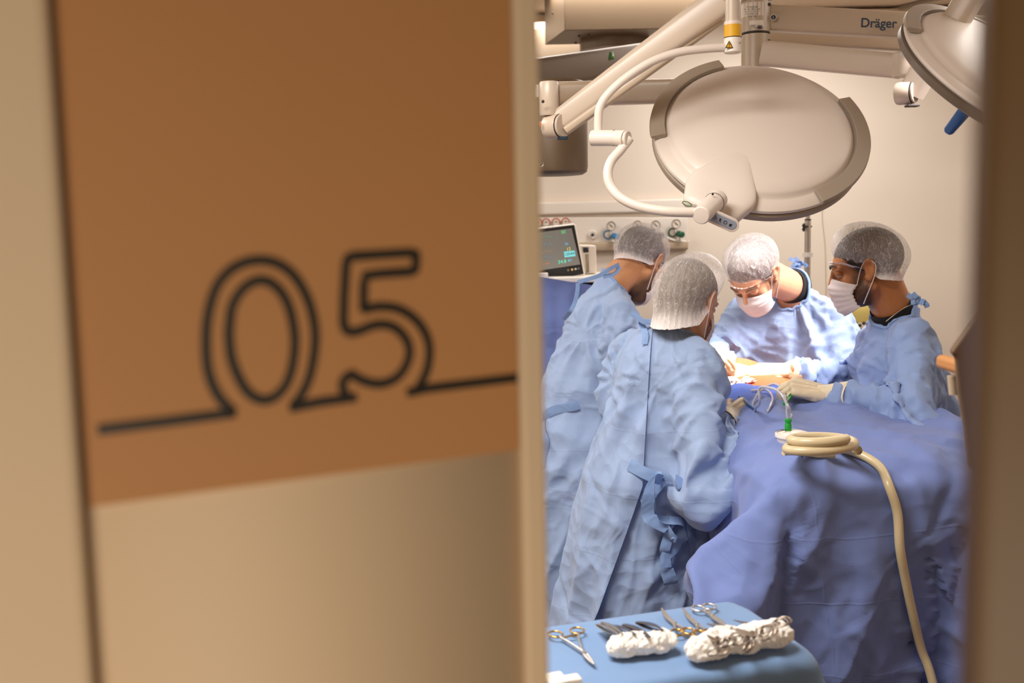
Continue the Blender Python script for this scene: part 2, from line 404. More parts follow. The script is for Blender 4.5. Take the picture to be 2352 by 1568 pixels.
stroke(z5, crop7([(1055, 575), (1060, 400), (1072, 200), (1084, 155), (1110, 142), (1300, 130), (1500, 118), (1528, 128), (1535, 180), (1528, 230), (1500, 243), (1300, 256), (1200, 270), (1190, 330), (1187, 500)]))
stroke(z5, cm([(1180, 495), (1230, 482), (1300, 473), (1400, 483), (1480, 520), (1550, 580), (1600, 660), (1622, 750), (1615, 850), (1590, 930), (1540, 1022)]))
z5.obj('digit_five', M['black'], sp, smooth=False)
zl = MB()
stroke(zl, [(224, 988), (380, 969), (541, 948)]); stroke(zl, crop7([(700, 1140), (900, 1100), (1145, 1068)])); stroke(zl, crop7([(1475, 1040), (1600, 1012), (1900, 976), (2200, 940)]))
zl.obj('line', M['black'], sp, smooth=False)
# dark door on the right, close to the camera
X0 = P(2204, 784, 0.275)
b = MB(); slab(b, [(X0[0], 0.265, 0.0), (X0[0] + 0.5, 0.14, 0.0), (X0[0] + 0.5, 0.14, 2.7), (X0[0], 0.265, 2.7)], (0.02, 0.05, 0)); struct('door_2', b, M['dark'], bevel=0.004)
b = MB(); slab(b, [(0.62, 0.95, 0), (2.4, 0.95, 0), (2.4, 0.95, 2.7), (0.62, 0.95, 2.7)], (0, 0.1, 0)); struct('wall_entrance', b, M['door'])
# ------------------------------------------------------------------ ceiling column with the long booms
VUP = A(0, 0, 1)
cc = P(1735, 100, 3.7)
colm = thing('ceiling_boom', 'cream ceiling column with three long booms reaching to the right, one printed in navy', 'ceiling boom', (cc[0], cc[1], CZ))
rz = S(31, 3.7)
b = MB(); lathe(b, (cc[0], cc[1], 0), VUP, [(rz, P(1735, 160, 3.7)[2]), (rz, P(1735, 80, 3.7)[2] - 0.002)]); b.obj('column', M['gear2'], colm)
b = MB(); lathe(b, (cc[0], cc[1], 0), VUP, [(rz * 1.02, P(1735, 76, 3.7)[2]), (rz * 1.02, P(1735, 6, 3.7)[2]), (rz * 1.25, P(1735, 4, 3.7)[2]), (rz * 1.25, P(1735, -6, 3.7)[2]), (rz * 1.1, P(1735, -8, 3.7)[2]), (rz * 1.1, CZ)]); b.obj('swivel_collar', M['gear2'], colm)
b = MB(); lathe(b, (cc[0], cc[1], 0), VUP, [(rz * 1.0, P(1735, 79.5, 3.7)[2]), (rz * 1.025, P(1735, 79.5, 3.7)[2]), (rz * 1.025, P(1735, 77, 3.7)[2]), (rz, P(1735, 77, 3.7)[2])]); b.obj('seam_ring', M['slot'], colm)
b = MB(); lathe(b, (cc[0], cc[1], 0), VUP, [(rz * 0.98, P(1735, 163, 3.7)[2]), (rz * 0.98, P(1735, 160, 3.7)[2])]); b.obj('bottom_seam', M['slot'], colm)
def col_label(px0, py0, px1, py1, name):
    th0 = math.asin(max(-1, min(1, (px0 - 1735) / 31.0))); th1 = math.asin(max(-1, min(1, (px1 - 1735) / 31.0)))
    zt_, zb_ = P(1735, py0, 3.7)[2], P(1735, py1, 3.7)[2]; v = []; n = 8
    va = math.atan2(cc[0], cc[1])
    for t in np.linspace(th0, th1, n):
        for z in (zb_, zt_): v.append([cc[0] + rz * 1.03 * math.sin(t + 0) * math.cos(va) - rz * 1.03 * math.cos(t) * math.sin(va), cc[1] - rz * 1.03 * math.cos(t) * math.cos(va) - rz * 1.03 * math.sin(t) * math.sin(va), z])
    f = [(2 * i, 2 * i + 2, 2 * i + 3, 2 * i + 1) for i in range(n - 1)]
    mb = MB(); mb.add(v, f); return mb.obj(name, M['label'], colm)
col_label(1704, 11, 1752, 42, 'rating_label'); col_label(1722, 53, 1752, 68, 'barcode_label')
def face_text(body, px, py, Y, hpx, mt, parent, name='lettering', tilt=0.0, weight=0):
    o = P(px, py, Y); ex = unit(A(1, 0, tilt)); return text_obj(body, o, ex, VUP, S(hpx, Y), mt, name, parent, weight=weight)
yf = cc[1] - rz * 1.06
for i, s_ in enumerate(('POLARIS 600', 'Art.-Nr. MP 01 100', '24 V DC   60 W', 'SN ARFK 0124', 'IP 40   CE')):
    face_text(s_, 1727, 16 + i * 5.4, yf, 3.2, M['navy'], colm, 'label_text')
face_text('LMC', 1729, 60, yf, 5.5, M['navy'], colm, 'label_text')
b = MB()
for i, x in enumerate(np.arange(1740, 1751, 1.6)): slab(b, [P(x, 58, yf), P(x + 0.9, 58, yf), P(x + 0.9, 66, yf), P(x, 66, yf)], (0, -0.0006, 0))
b.obj('barcode', M['navy'], colm)
# booms
def px_beam(name, x0, y0, Y0, x1, y1, Y1, hpx, mt, parent, rnd=0.35, w=None, hpx2=None):
    b = MB(); h = S(hpx, Y0); beam(b, P(x0, y0, Y0), P(x1, y1, Y1), w or h * 0.8, h, rnd=rnd, h2=S(hpx2 or hpx, Y1)); return b.obj(name, mt, parent)
px_beam('upper_boom', 1758, 42, 3.72, 2330, 72, 3.5, 56, M['gear2'], colm, 0.25, 0.06)
px_beam('middle_boom', 1758, 84, 3.85, 2300, 115, 3.7, 30, M['gear2'], colm, 0.3)
px_beam('lower_boom', 1758, 123, 3.62, 2066, 152, 3.3, 56, M['gear'], colm, 0.45, hpx2=54)
t = face_text('Dräger', 2018, 54, 3.54, 27, M['navy'], colm, 'maker_lettering', tilt=-0.04, weight=.022)
b = MB(); c0 = P(1776, 40, 3.66); lathe(b, c0, (0, -1, 0), [(S(7, 3.6), 0), (S(7, 3.6), 0.002)]); b.obj('round_label', M['label'], colm)
b = MB(); lathe(b, c0 + A(0, -0.002, 0), (0, -1, 0), [(S(5.6, 3.6), 0), (S(5.6, 3.6), 0.001)]); b.obj('round_label_print', M['navy'], colm)
face_text('i', 1776, 40, 3.655, 8, M['label'], colm, 'label_text')
for q, r in ((P(1767, 10, 3.6), S(4, 3.6)), (P(1766, 93, 3.6), S(3, 3.6))):
    b = MB(); ball(b, q, r); b.obj('screw', M['slot'], colm)
# end joint of the lower boom
je = P(2076, 150, 3.28)
b = MB(); lathe(b, (je[0], je[1], 0), VUP, [(S(24, 3.3), P(2076, 176, 3.28)[2]), (S(26, 3.3), P(2076, 172, 3.28)[2]), (S(26, 3.3), P(2076, 124, 3.28)[2]), (S(23, 3.3), P(2076, 121, 3.28)[2])]); b.obj('end_joint', M['gear'], colm)
for yy, mt in ((152, M['red']), (164, M['slot'])):
    b = MB(); ball(b, P(2086, yy, 3.255), (S(4, 3.3), 0.004, S(5.5 if yy == 152 else 4, 3.3))); b.obj('indicator', mt, colm)

def knuckle(c_px, c_py, Y, rpx, root, side=-1):
    c = P(c_px, c_py, Y)
    b = MB(); r = S(rpx, Y); ax = unit((0.75, -0.66, 0))
    lathe(b, c - ax * r * 0.5, ax, [(r * 0.93, 0), (r, 0.008), (r, r * 1.2), (r * 0.95, r * 1.3)]); o = b.obj('knuckle', M['gear'], root)
    b = MB(); lathe(b, c + ax * (r * 0.8), ax, [(r * 0.96, 0), (r * 0.96, 0.004)]); b.obj('knuckle_seam', M['slot'], root)
    b = MB(); lathe(b, c + ax * (r * 0.8 + 0.004), ax, [(r * 0.93, 0), (r * 0.93, 0.004), (r * 0.88, 0.006)]); b.obj('knuckle_cap', M['gear'], root)
    b = MB(); ball(b, c + ax * (r * 0.8 + 0.01), 0.0022); b.obj('centre_screw', M['slot'], root)
    return c, ax

def lamp_head(root, c, n, up_hint, R, arcs, neck=None, dark=False):
    n = unit(n); e1 = unit(np.cross(up_hint, n)); e2 = np.cross(n, e1)
    def D(r, phi, h): return c + n * h + r * (math.cos(phi) * e1 + math.sin(phi) * e2)
    # white domed shell with a stepped rim
    b = MB(); lathe(b, c, n, [(R * 0.93, -0.022), (R * 0.975, -0.020), (R, -0.012), (R * 0.995, -0.004), (R * 0.95, 0.006), (R * 0.9, 0.008), (R * 0.88, 0.011), (R * 0.865, 0.021), (R * 0.84, 0.028), (R * 0.75, 0.036), (R * 0.55, 0.045), (R * 0.3, 0.050), (0.0005, 0.051)], 96, hint=up_hint)
    b.obj('shell', M['lampw'], root)
    b = MB(); lathe(b, c, n, [(R * 0.9, -0.026), (R * 0.9, -0.046), (R * 0.985, -0.046), (R * 1.0, -0.042), (R * 1.004, -0.024), (R * 0.99, -0.020)], 96, hint=up_hint)
    b.obj('rim', M['lampd'] if dark else M['lampg'], root)
    b = MB(); lathe(b, c, n, [(0.0005, -0.0275), (R * 0.9, -0.0275), (R * 0.9, -0.026)], 64); b.obj('light_glass', M['screen'], root)
    for (p0, p1) in arcs:
        K = 40; b = MB(); v = []; f = []
        for i in range(K + 1):
            p = math.radians(p0 + (p1 - p0) * i / K); e = min(1, min(i, K - i) / 2.0)
            for (r, h) in ((R * 0.90, 0.026), (R * 1.035, 0.018), (R * 1.04, 0.004 + 0.006 * (1 - e)), (R * 0.99, 0.004), (R * 0.90, 0.012)):
                v.append(D(r, p, h))
        for i in range(K):
            for k in range(5): f.append((i * 5 + k, i * 5 + (k + 1) % 5, (i + 1) * 5 + (k + 1) % 5, (i + 1) * 5 + k))
        f += [(0, 1, 2, 3, 4), tuple(K * 5 + k for k in (4, 3, 2, 1, 0))]
        b.add(v, f); b.obj('grip_rail', M['lampg'], root, bevel=0.0015, sharp=30)
    return D, e1, e2

# ------------------------------------------------------------------ surgical lamp over the table
lc = P(1742, 306, 2.95); ln = unit((0.0, -0.753, 0.658))
slamp = thing('surgical_lamp', 'large round white surgical lamp tilted away, hanging over the operating table', 'surgical lamp', P(1735, 322, 2.86) * A(1, 1, 0) + A(0, 0, CZ))
D, e1, e2 = lamp_head(slamp, lc, ln, (0, 0, 1), 0.305, [(104, 184), (-66, 24)])
# neck: wide flared block from the disc down to the pivot
nphi = math.radians(-121)
def ring_sec(center, ax_r, ax_h, wr, wh, n=24, e=0.6):
    ph = np.linspace(0, 2 * math.pi, n, endpoint=False)
    cx = np.sign(np.cos(ph)) * np.abs(np.cos(ph)) ** e; cy = np.sign(np.sin(ph)) * np.abs(np.sin(ph)) ** e
    return center + (cx * wr)[:, None] * ax_r + (cy * wh)[:, None] * ax_h
def loft(mb, rings, caps=True):
    n = len(rings[0]); v = np.vstack(rings); f = []
    for i in range(len(rings) - 1):
        for k in range(n): f.append((i * n + k, i * n + (k + 1) % n, (i + 1) * n + (k + 1) % n, (i + 1) * n + k))
    if caps: f += [tuple(range(n)), tuple((len(rings) - 1) * n + k for k in range(n))]
    return mb.add(v, f)
rd = math.cos(nphi) * e1 + math.sin(nphi) * e2; td = np.cross(ln, rd)
b = MB()
loft(b, [ring_sec(D(0.10, nphi, 0.034), td, ln, 0.02, 0.012), ring_sec(D(0.20, nphi, 0.034), td, ln, 0.05, 0.014), ring_sec(D(0.255, nphi, 0.018), td, ln, 0.10, 0.024),
         ring_sec(D(0.29, nphi, 0.006), td, ln, 0.105, 0.026), ring_sec(D(0.315, nphi, 0.004), td, ln, 0.092, 0.027), ring_sec(D(0.345, nphi, 0.002), td, ln, 0.084, 0.026), ring_sec(D(0.368, nphi, 0.0), td, ln, 0.078, 0.02)])
b.obj('neck', M['lampw'], slamp, sub=1, sharp=70)
# keypads on the end of the neck
def pad(px0, py0, px1, py1, hw, name, mt, lift):
    a = P(px0, py0, 2.62); c = P(px1, py1, 2.62); t = unit(c - a); up = unit(np.cross(np.cross(t, (0, -1, 0)), t)); up = unit(A(0, -0.35, 1) - t * np.dot(A(0, -0.35, 1), t)); nn = np.cross(t, up)
    if nn[1] > 0: nn = -nn
    mb = MB(); K = 10; v = []
    for (cx, s0) in ((a, 90), (c, -90)):
        for q in range(K + 1):
            th = math.radians(s0 + 180.0 * q / K); v.append(cx + hw * (math.cos(th) * t + math.sin(th) * up))
    v = np.array(v); N = len(v)
    mb.add(np.vstack([v - nn * 0.012, v + nn * lift]), [tuple(range(N - 1, -1, -1)), tuple(range(N, 2 * N))] + [(i, (i + 1) % N, N + (i + 1) % N, N + i) for i in range(N)])
    mb.obj(name, mt, slamp, bevel=0.0008); return a, c, t, up, nn
pad(1636, 497, 1682, 518, 0.0175, 'keypad_bezel', M['lampw'], 0.002)
a_, c_, t_, up_, nn_ = pad(1636, 496, 1681, 516, 0.0125, 'keypad', M['greyplate'], 0.0035)
for i, ch in enumerate((0, 1, 2, 3)):
    q = a_ + (c_ - a_) * (0.12 + 0.27 * i) + nn_ * 0.0042
    b = MB()
    if ch in (0, 2): tube(b, [q + 0.0042 * (math.cos(x) * t_ + math.sin(x) * up_) for x in np.linspace(0, 6.28, 20)[:-1]], 0.0006, 6, closed=True)
    elif ch == 1: box(b, q, (0.003, 0.001, 0.008)); ball(b, q + up_ * 0.003, 0.0018)
    else: ball(b, q, (0.004, 0.001, 0.0022)); ball(b, q - up_ * 0.003, (0.0035, 0.001, 0.0015))
    b.obj('key_symbol', M['blackp'], slamp)
b = MB(); q = P(1578, 468, 2.68); tube(b, [q + A(0.012 * math.cos(x), 0, 0.0055 * math.sin(x) - 0.004 * math.cos(x)) for x in np.linspace(0, 6.28, 24)[:-1]], 0.0012, 6, closed=True); b.obj('side_keypad', M['greenlab'], slamp)
b = MB(); ball(b, P(1637, 446, 2.635), 0.003); b.obj('neck_screw', M['blackp'], slamp)
# pivot
p0, p1 = P(1648, 458, 2.70), P(1611, 494, 2.585)
b = MB(); cyl(b, p0, p1, S(24, 2.62), S(21, 2.62)); b.obj('pivot', M['lampw'], slamp)
pa = unit(p1 - p0)
b = MB(); lathe(b, p1, pa, [(S(20, 2.6), -0.001), (S(20.5, 2.6), 0.002), (S(18.5, 2.6), 0.005), (S(17.5, 2.6), 0.0052), (0.0005, 0.0052)]); b.obj('pivot_cap', M['lampw'], slamp)
b = MB(); lathe(b, p0 + pa * 0.03, pa, [(S(24.2, 2.62), 0), (S(24.2, 2.62), 0.0015)]); b.obj('pivot_seam', M['slot'], slamp)
# lower yoke tube and horizontal joint
b = MB(); tube(b, catmull([P(1446, 318, 2.70), P(1425, 345, 2.69), P(1404, 370, 2.68), P(1396, 400, 2.67), P(1404, 430, 2.66), P(1430, 457, 2.64), P(1475, 476, 2.62), P(1540, 486, 2.60), P(1606, 488, 2.60)]), S(11, 2.65), 20); b.obj('lower_yoke_tube', M['lampw'], slamp)
b = MB(); beam(b, P(1360, 317, 2.74), P(1412, 317, 2.71), S(36, 2.7), S(36, 2.7), rnd=1.0); ball(b, P(1362, 317, 2.74), (S(9, 2.7), S(18, 2.7), S(18, 2.7))); b.obj('yoke_joint', M['lampw'], slamp)
b = MB(); beam(b, P(1413, 317, 2.71), P(1436, 318, 2.69), S(36, 2.7), S(36, 2.7), rnd=1.0)
b.obj('yoke_joint_end', M['lampw'], slamp)
b = MB(); beam(b, P(1411.5, 317, 2.711), P(1413.5, 317, 2.709), S(36.4, 2.7), S(36.4, 2.7), rnd=1.0); b.obj('joint_seam', M['slot'], slamp)
ja = unit((0.8, -0.6, 0)); jc = P(1443, 318, 2.69)
b = MB(); lathe(b, jc - ja * 0.012, ja, [(S(17.5, 2.7), 0), (S(17.5, 2.7), 0.012), (S(15, 2.7), 0.0135), (S(14, 2.7), 0.012), (0.0005, 0.012)]); b.obj('joint_cap', M['lampw'], slamp)
b = MB(); tube(b, catmull([P(1690, 108, 2.74), P(1620, 112, 2.74), P(1555, 121, 2.74), P(1490, 145, 2.74), P(1430, 185, 2.74), P(1392, 222, 2.74), P(1377, 250, 2.74), P(1374, 280, 2.74), P(1374, 306, 2.74)]), S(9.5, 2.74), 20); b.obj('upper_yoke_tube', M['lampw'], slamp)
# drop tube with yellow band and warning label
dt = P(1683, 100, 2.74)
def dz(py): return P(1683, py, 2.74)[2]
for nm, y0, y1, r, mt in (('drop_tube', -60, 50, 17, M['gear']), ('drop_collar', 50, 58, 19.5, M['lampw']), ('yellow_band', 58, 86, 19.5, M['yellow']), ('band_seam', 86, 88, 19.7, M['slot']), ('drop_sleeve', 88, 122, 19.5, M['white'])):
    b = MB(); R_ = S(r, 2.74); lathe(b, (dt[0], dt[1], 0), VUP, [(R_ * 0.9, dz(y1)), (R_, dz(y1) + 0.002), (R_, dz(y0))] if nm == 'drop_sleeve' else [(R_, dz(y1)), (R_, dz(y0))]); b.obj(nm, mt, slamp)
yw = dt[1] - S(20.4, 2.74)
b = MB(); slab(b, [P(1666, 110, yw), P(1684, 110, yw), P(1675, 93, yw)][:3] + [P(1675, 93, yw)], (0, 0.004, 0)); b.obj('warning_triangle', M['slot'], slamp, smooth=False)
b = MB(); slab(b, [P(1668.5, 108.5, yw - 0.0006), P(1681.5, 108.5, yw - 0.0006), P(1675, 96.5, yw - 0.0006), P(1675, 96.5, yw - 0.0006)], (0, 0.001, 0)); b.obj('warning_triangle_fill', M['yellow'], slamp, smooth=False)
face_text('!', 1675, 104, yw - 0.001, 9, M['slot'], slamp, 'warning_mark')
face_text('CUP', 1697, 99, yw + 0.004, 4, M['navy'], slamp, 'label_text')
# spring arm and its knuckle
k0 = P(1272, 288, 2.92)
px_beam('spring_arm', 1286, 276, 2.92, 1662, 0, 2.78, 48, M['gear'], slamp, 0.55, 0.055, hpx2=72)
px_beam('spring_arm_underside', 1300, 300, 2.90, 1655, 45, 2.79, 20, M['gear2'], slamp, 0.6, 0.03)
px_beam('rubber_stop', 1282, 317, 2.90, 1302, 317, 2.88, 8, M['navy'], slamp, 0.5)
b = MB(); lathe(b, (dt[0], dt[1], 0), VUP, [(S(30, 2.74), dz(-10)), (S(32, 2.74), dz(-14)), (S(32, 2.74), dz(-60))]); b.obj('spring_arm_head', M['gear'], slamp)
knuckle(1270, 291, 2.92, 28, slamp)
b = MB(); ball(b, P(1241, 284, 2.885), (0.003, 0.004, 0.008)); b.obj('orange_marker', M['orange'], slamp)
b = MB(); lathe(b, (k0[0] - S(10, 2.9), k0[1], 0), VUP, [(S(20, 2.92), P(1262, 266, 2.92)[2]), (S(22, 2.92), P(1262, 262, 2.92)[2]), (S(22, 2.92), P(1262, 192, 2.92)[2]), (S(20, 2.92), P(1262, 188, 2.92)[2])]); b.obj('swivel_joint', M['gear'], slamp)
b = MB(); ball(b, P(1247, 233, 2.865), 0.0045); b.obj('joint_screw', M['slot'], slamp)
px_beam('horizontal_arm', 1266, 217, 2.95, 1730, 204, 3.72, 54, M['gear2'], slamp, 0.5, 0.07)
b = MB(); box(b, P(1226, 210, 3.0), (S(22, 3), 0.02, S(28, 3))); b.obj('cable_cover', M['white'], slamp, bevel=0.002)
sl = bpy.data.lights.new('surgical_light', 'AREA'); sl.shape = 'DISK'; sl.size = 0.5; sl.energy = 2.6; sl.color = (1.0, 0.93, 0.90); sl.spread = math.radians(34)
so = bpy.data.objects.new('surgical_light', sl); link(so); so.location = tuple(lc - ln * 0.12)
WOUND = P(1690, 868, 3.3)
so.rotation_euler = (Vector(WOUND + A(0.03, 0.05, 0.0)) - so.location).to_track_quat('-Z', 'Y').to_euler()

# ------------------------------------------------------------------ second lamp, behind the dark door
l2c = P(2290, 164, 3.06); l2n = unit((0.357, -0.608, 0.71))
l2 = thing('surgical_lamp', 'round surgical lamp with a blue handle, cut off by the dark door edge', 'surgical lamp', (l2c[0], l2c[1], CZ))
D2, f1, f2 = lamp_head(l2, l2c, l2n, (0, 0, 1), 0.31, [(30, 150)], dark=True)
b = MB(); tube(b, [l2c - l2n * 0.02, l2c - l2n * 0.09, l2c - l2n * 0.10, l2c - l2n * 0.225, l2c - l2n * 0.232], [0.026, 0.025, 0.024, 0.0165, 0.012], 24); b.obj('handle', M['blueh'], l2)
b = MB(); beam(b, P(2092, 215, 3.26), P(2262, -60, 3.12), 0.075, S(56, 3.2), rnd=0.5); b.obj('spring_arm', M['gear'], l2)
b = MB(); tube(b, catmull([P(2262, -60, 3.1), P(2300, -40, 3.0), P(2330, 60, 2.92), P(2325, 160, 2.92), l2c + l2n * 0.05]), 0.014); b.obj('yoke_tube', M['lampw'], l2)
sl2 = bpy.data.lights.new('second_surgical_light', 'AREA'); sl2.shape = 'DISK'; sl2.size = 0.5; sl2.energy = 5.0; sl2.color = (1.0, 0.92, 0.93); sl2.spread = math.radians(50)
so2 = bpy.data.objects.new('second_surgical_light', sl2); link(so2); so2.location = tuple(l2c - l2n * 0.06)
so2.rotation_euler = (Vector(P(1755, 800, 3.55)) - so2.location).to_track_quat('-Z', 'Y').to_euler()
knuckle(2074, 214, 3.26, 26, l2)
b = MB(); box(b, P(2095, 243, 3.24), (S(28, 3.2), 0.03, S(5, 3.2))); b.obj('rubber_stop', M['slot'], l2, bevel=0.002)

# ------------------------------------------------------------------ equipment pendant at the left
pend = thing('ceiling_pendant', 'grey metal ceiling housing with a wide pendant arm and rounded hanging column', 'ceiling pendant', P(1450, 60, 4.6) * A(1, 1, 0) + A(0, 0, CZ))
zb_ = P(1297, 70, 4.55)[2]
c0 = PZ(1297, 70, zb_); c1 = PZ(1252, 103, zb_); c2 = PZ(1640, 64, zb_); c3 = c2 + (c1 - c0)
b = MB(); slab(b, [c0, c1, c3, c2], (0, 0, CZ - zb_)); b.obj('housing', M['boxm'], pend, bevel=0.003)
for (x, y) in ((1270, 30), (1330, 82), (1352, 79), (1322, 98), (1484, 90)):
    b = MB(); ball(b, PZ(x, y, zb_ - 0.001) if x != 1270 else PP(x, y, c0, np.cross(unit(c1 - c0), VUP)), 0.006); b.obj('screw', M['slot'], pend)
zm = P(1410, 100, 4.6)[2]
b = MB(); ce = PZ(1410, 92, zb_ - 0.0); 
hx = [ce + A(math.cos(a) * 0.17, math.sin(a) * 0.14, 0) for a in np.linspace(0, 2 * math.pi, 8, endpoint=False) + 0.39]
b.add(np.vstack([hx, np.array(hx) * 1 - A(0, 0, 0.05)]), [tuple(range(8)), tuple(range(15, 7, -1))] + [(i, (i + 1) % 8, 8 + (i + 1) % 8, 8 + i) for i in range(8)]); b.obj('mount', M['boxm'], pend)
b = MB(); beam(b, P(1475, 132, 4.35), P(1100, 192, 3.7), 0.16, S(62, 4.35), rnd=0.3, h2=S(72, 3.7)); b.obj('pendant_arm', M['boxm'], pend)
b = MB(); slab(b, [P(1396, 120, 4.08), P(1409, 119, 4.1), P(1411, 136, 4.1), P(1398, 139, 4.08)], (0, -0.004, 0)); b.obj('green_label', M['greenlab'], pend)
b = MB(); q0 = P(1270, 300, 3.6); R_ = S(78, 3.6)
lathe(b, (q0[0], q0[1], 0), VUP, [(R_ * 0.3, P(1270, 404, 3.6)[2]), (R_ * 0.85, P(1270, 402, 3.6)[2]), (R_ * 0.97, P(1270, 396, 3.6)[2]), (R_, P(1270, 385, 3.6)[2]), (R_, P(1270, 200, 3.6)[2]), (R_ * .9, P(1270, 190, 3.6)[2])], 64); b.obj('pendant_column', M['boxm'], pend)
b = MB(); tube(b, catmull([P(1215, 370, 3.44), P(1232, 371, 3.44), P(1236, 376, 3.44), P(1238, 381, 3.44), P(1243, 383, 3.44), P(1248, 379, 3.44), P(1248, 372, 3.44)]), 0.0016, 8); b.obj('hook', M['chrome'], pend)

# ------------------------------------------------------------------ gas panel on the back wall
gp = thing('gas_supply_rail', 'long cream medical gas rail panel on the back wall behind the monitor', 'wall panel', P(1400, 600, WY))
def wallbox(mb, x0, y0, x1, y1, d, d0=0.0):
    Yw = WY - d0; slab(mb, [P(x0, y1, Yw), P(x1, y1, Yw), P(x1, y0, Yw), P(x0, y0, Yw)], (0, -d, 0))
b = MB(); wallbox(b, 1000, 499, 1578, 560, 0.02); b.obj('face_plate', M['white'], gp, bevel=0.004)
b = MB(); beam(b, P(1000, 575, WY - 0.02), P(1578, 562, WY - 0.02), 0.06, S(22, WY), rnd=0.5); b.obj('lower_channel', M['gear2'], gp)
YG = WY - 0.045
def gauge(px, py, body, knob, lab):
    root = thing('pressure_regulator', lab, 'pressure gauge', P(px, py + 24, WY - 0.02), 'pressure regulators on the gas panel')
    c = P(px, py, YG); r = S(10.5, YG)
    b = MB(); lathe(b, c, (0, -1, 0), [(r * .9, 0), (r, 0.004), (r, 0.02), (r * .93, 0.024), (r * .88, 0.02), (0.0004, 0.02)]); b.obj('gauge_case', M['steel'], root)
    b = MB(); lathe(b, c + A(0, -0.0205, 0), (0, -1, 0), [(0.0004, 0), (r * .86, 0), (r * .86, -0.001)]); fc = b.obj('dial', M['label'], root)
    b = MB(); tube(b, [c + A(-r * .4, -0.022, r * .45), c + A(r * .35, -0.022, -r * .3)], 0.0016, 8); ball(b, c + A(0, -0.022, 0), 0.003)
    for th in np.linspace(-0.6, 3.7, 12): tube(b, [c + A(math.cos(th) * r * .7, -0.0215, math.sin(th) * r * .7), c + A(math.cos(th) * r * .8, -0.0215, math.sin(th) * r * .8)], 0.0006, 4)
    b.obj('needle', M['blackp'], root)
    b = MB(); cyl(b, c - A(0, -0.0, r), P(px + 1, py + 20, YG - 0.005), 0.005); b.obj('stem', M['steel'], root)
    v = P(px + 8, py + 23, YG - 0.01)
    b = MB(); lathe(b, v, unit((0.35, -0.9, -0.15)), [(0.013, -0.02), (0.017, 0.0), (0.017, 0.03), (0.013, 0.034), (0.0004, 0.034)]); b.obj('valve_knob', M[knob], root)
    b = MB(); tube(b, [P(px - 7, py + 20, WY - 0.03) + S(9, WY) * A(math.cos(t), 0, math.sin(t)) for t in np.linspace(0.5, 5.9, 26)], 0.0035, 8); b.obj('coloured_ring', M[body], root)
    b = MB(); lathe(b, P(px - 7, py + 20, WY - 0.022), (0, -1, 0), [(S(7.5, WY), 0), (S(7.5, WY), 0.012), (S(4, WY), 0.016), (0.0004, 0.016)]); b.obj('outlet', M['white'], root)
    b = MB(); cyl(b, P(px - 4, py + 21, WY - 0.035), v, 0.006); cyl(b, v, P(px + 10, py + 38, YG - 0.01), 0.004); b.obj('connector', M['steel'], root)
M['bluek'] = mat('blue_knob', (40, 130, 190), 0.35); M['yellowk'] = mat('yellow_knob', (228, 205, 90), 0.4); M['greenk'] = mat('dark_green_knob', (25, 90, 60), 0.35)
gauge(1403, 519, 'bluek', 'bluek', 'pressure gauge with a blue valve knob and blue ring')
gauge(1463, 517, 'yellowk', 'yellowk', 'pressure gauge with a yellow valve knob and yellow ring')
gauge(1505, 517, 'blackp', 'blackp', 'pressure gauge with a black valve knob above the bent head')
gauge(1552, 514, 'greenk', 'greenk', 'pressure gauge with a dark green valve knob at the panel end')
ol = thing('gas_outlet', 'plain white round gas outlet beside the blue pressure gauge', 'wall outlet', P(1361, 540, WY - 0.02))
b = MB(); lathe(b, P(1361, 539, WY - 0.022), (0, -1, 0), [(S(10.5, WY), 0), (S(10.5, WY), 0.008), (S(8, WY), 0.012), (S(6, WY), 0.010), (0.0004, 0.01)]); b.obj('socket', M['white'], ol)
b = MB(); lathe(b, P(1361, 539, WY - 0.03), (0, -1, 0), [(S(3.5, WY), 0), (S(3, WY), 0.018), (0.0004, 0.018)]); b.obj('plug', M['slot'], ol)
rails = ['row of round meters']
for i, px in enumerate((1235, 1254, 1277, 1299)):
    root = thing('round_meter', ['round wall meter with a red ring beside the door edge, above the monitor', 'round wall meter with a red ring, second from the door edge', 'round wall meter with a red ring, third from the door edge', 'round wall meter with a red ring, above the right end of the monitor'][i], 'meter', P(px, 512, WY), 'red ringed meters above the monitor')
    c = P(px, 511 - i * 0.6, WY - 0.022); r = S(9, WY)
    b = MB(); lathe(b, c, (0, -1, 0), [(r, 0), (r, 0.012), (r * .9, 0.014), (0.0004, 0.014)]); b.obj('dial', M['label'], root)
    b = MB(); tube(b, [c + A(r * .92 * math.cos(t), -0.014, r * .92 * math.sin(t)) for t in np.linspace(-0.3, 3.44, 20)], 0.0028, 6); b.obj('red_ring', M['red'], root)
    b = MB(); tube(b, [c + A(-r * .3, -0.015, 0), c + A(r * .3, -0.015, 0.002)], 0.002, 6); b.obj('needle', M['blackp'], root)
# thin white pipe to the right of the panel and a thin cable on the wall
b = MB(); tube(b, catmull([P(1530, 545, WY - 0.05), P(1550, 552, WY - 0.05), P(1582, 555, WY - 0.04)]), 0.006, 8); o = b.obj('gas_hose', M['white'], None); tag(o, 'short white hose running along the right end of the gas panel', 'hose')
b = MB(); tube(b, catmull([P(1890, 440, WY - 0.008), P(1889, 500, WY - 0.006), P(1895, 560, WY - 0.008), P(1897, 620, WY - 0.006), P(1898, 700, WY - 0.006)]), 0.0014, 6); o = b.obj('wall_cable', M['gear2'], None); tag(o, 'thin pale cable hanging down the back wall beside the pole', 'cable')

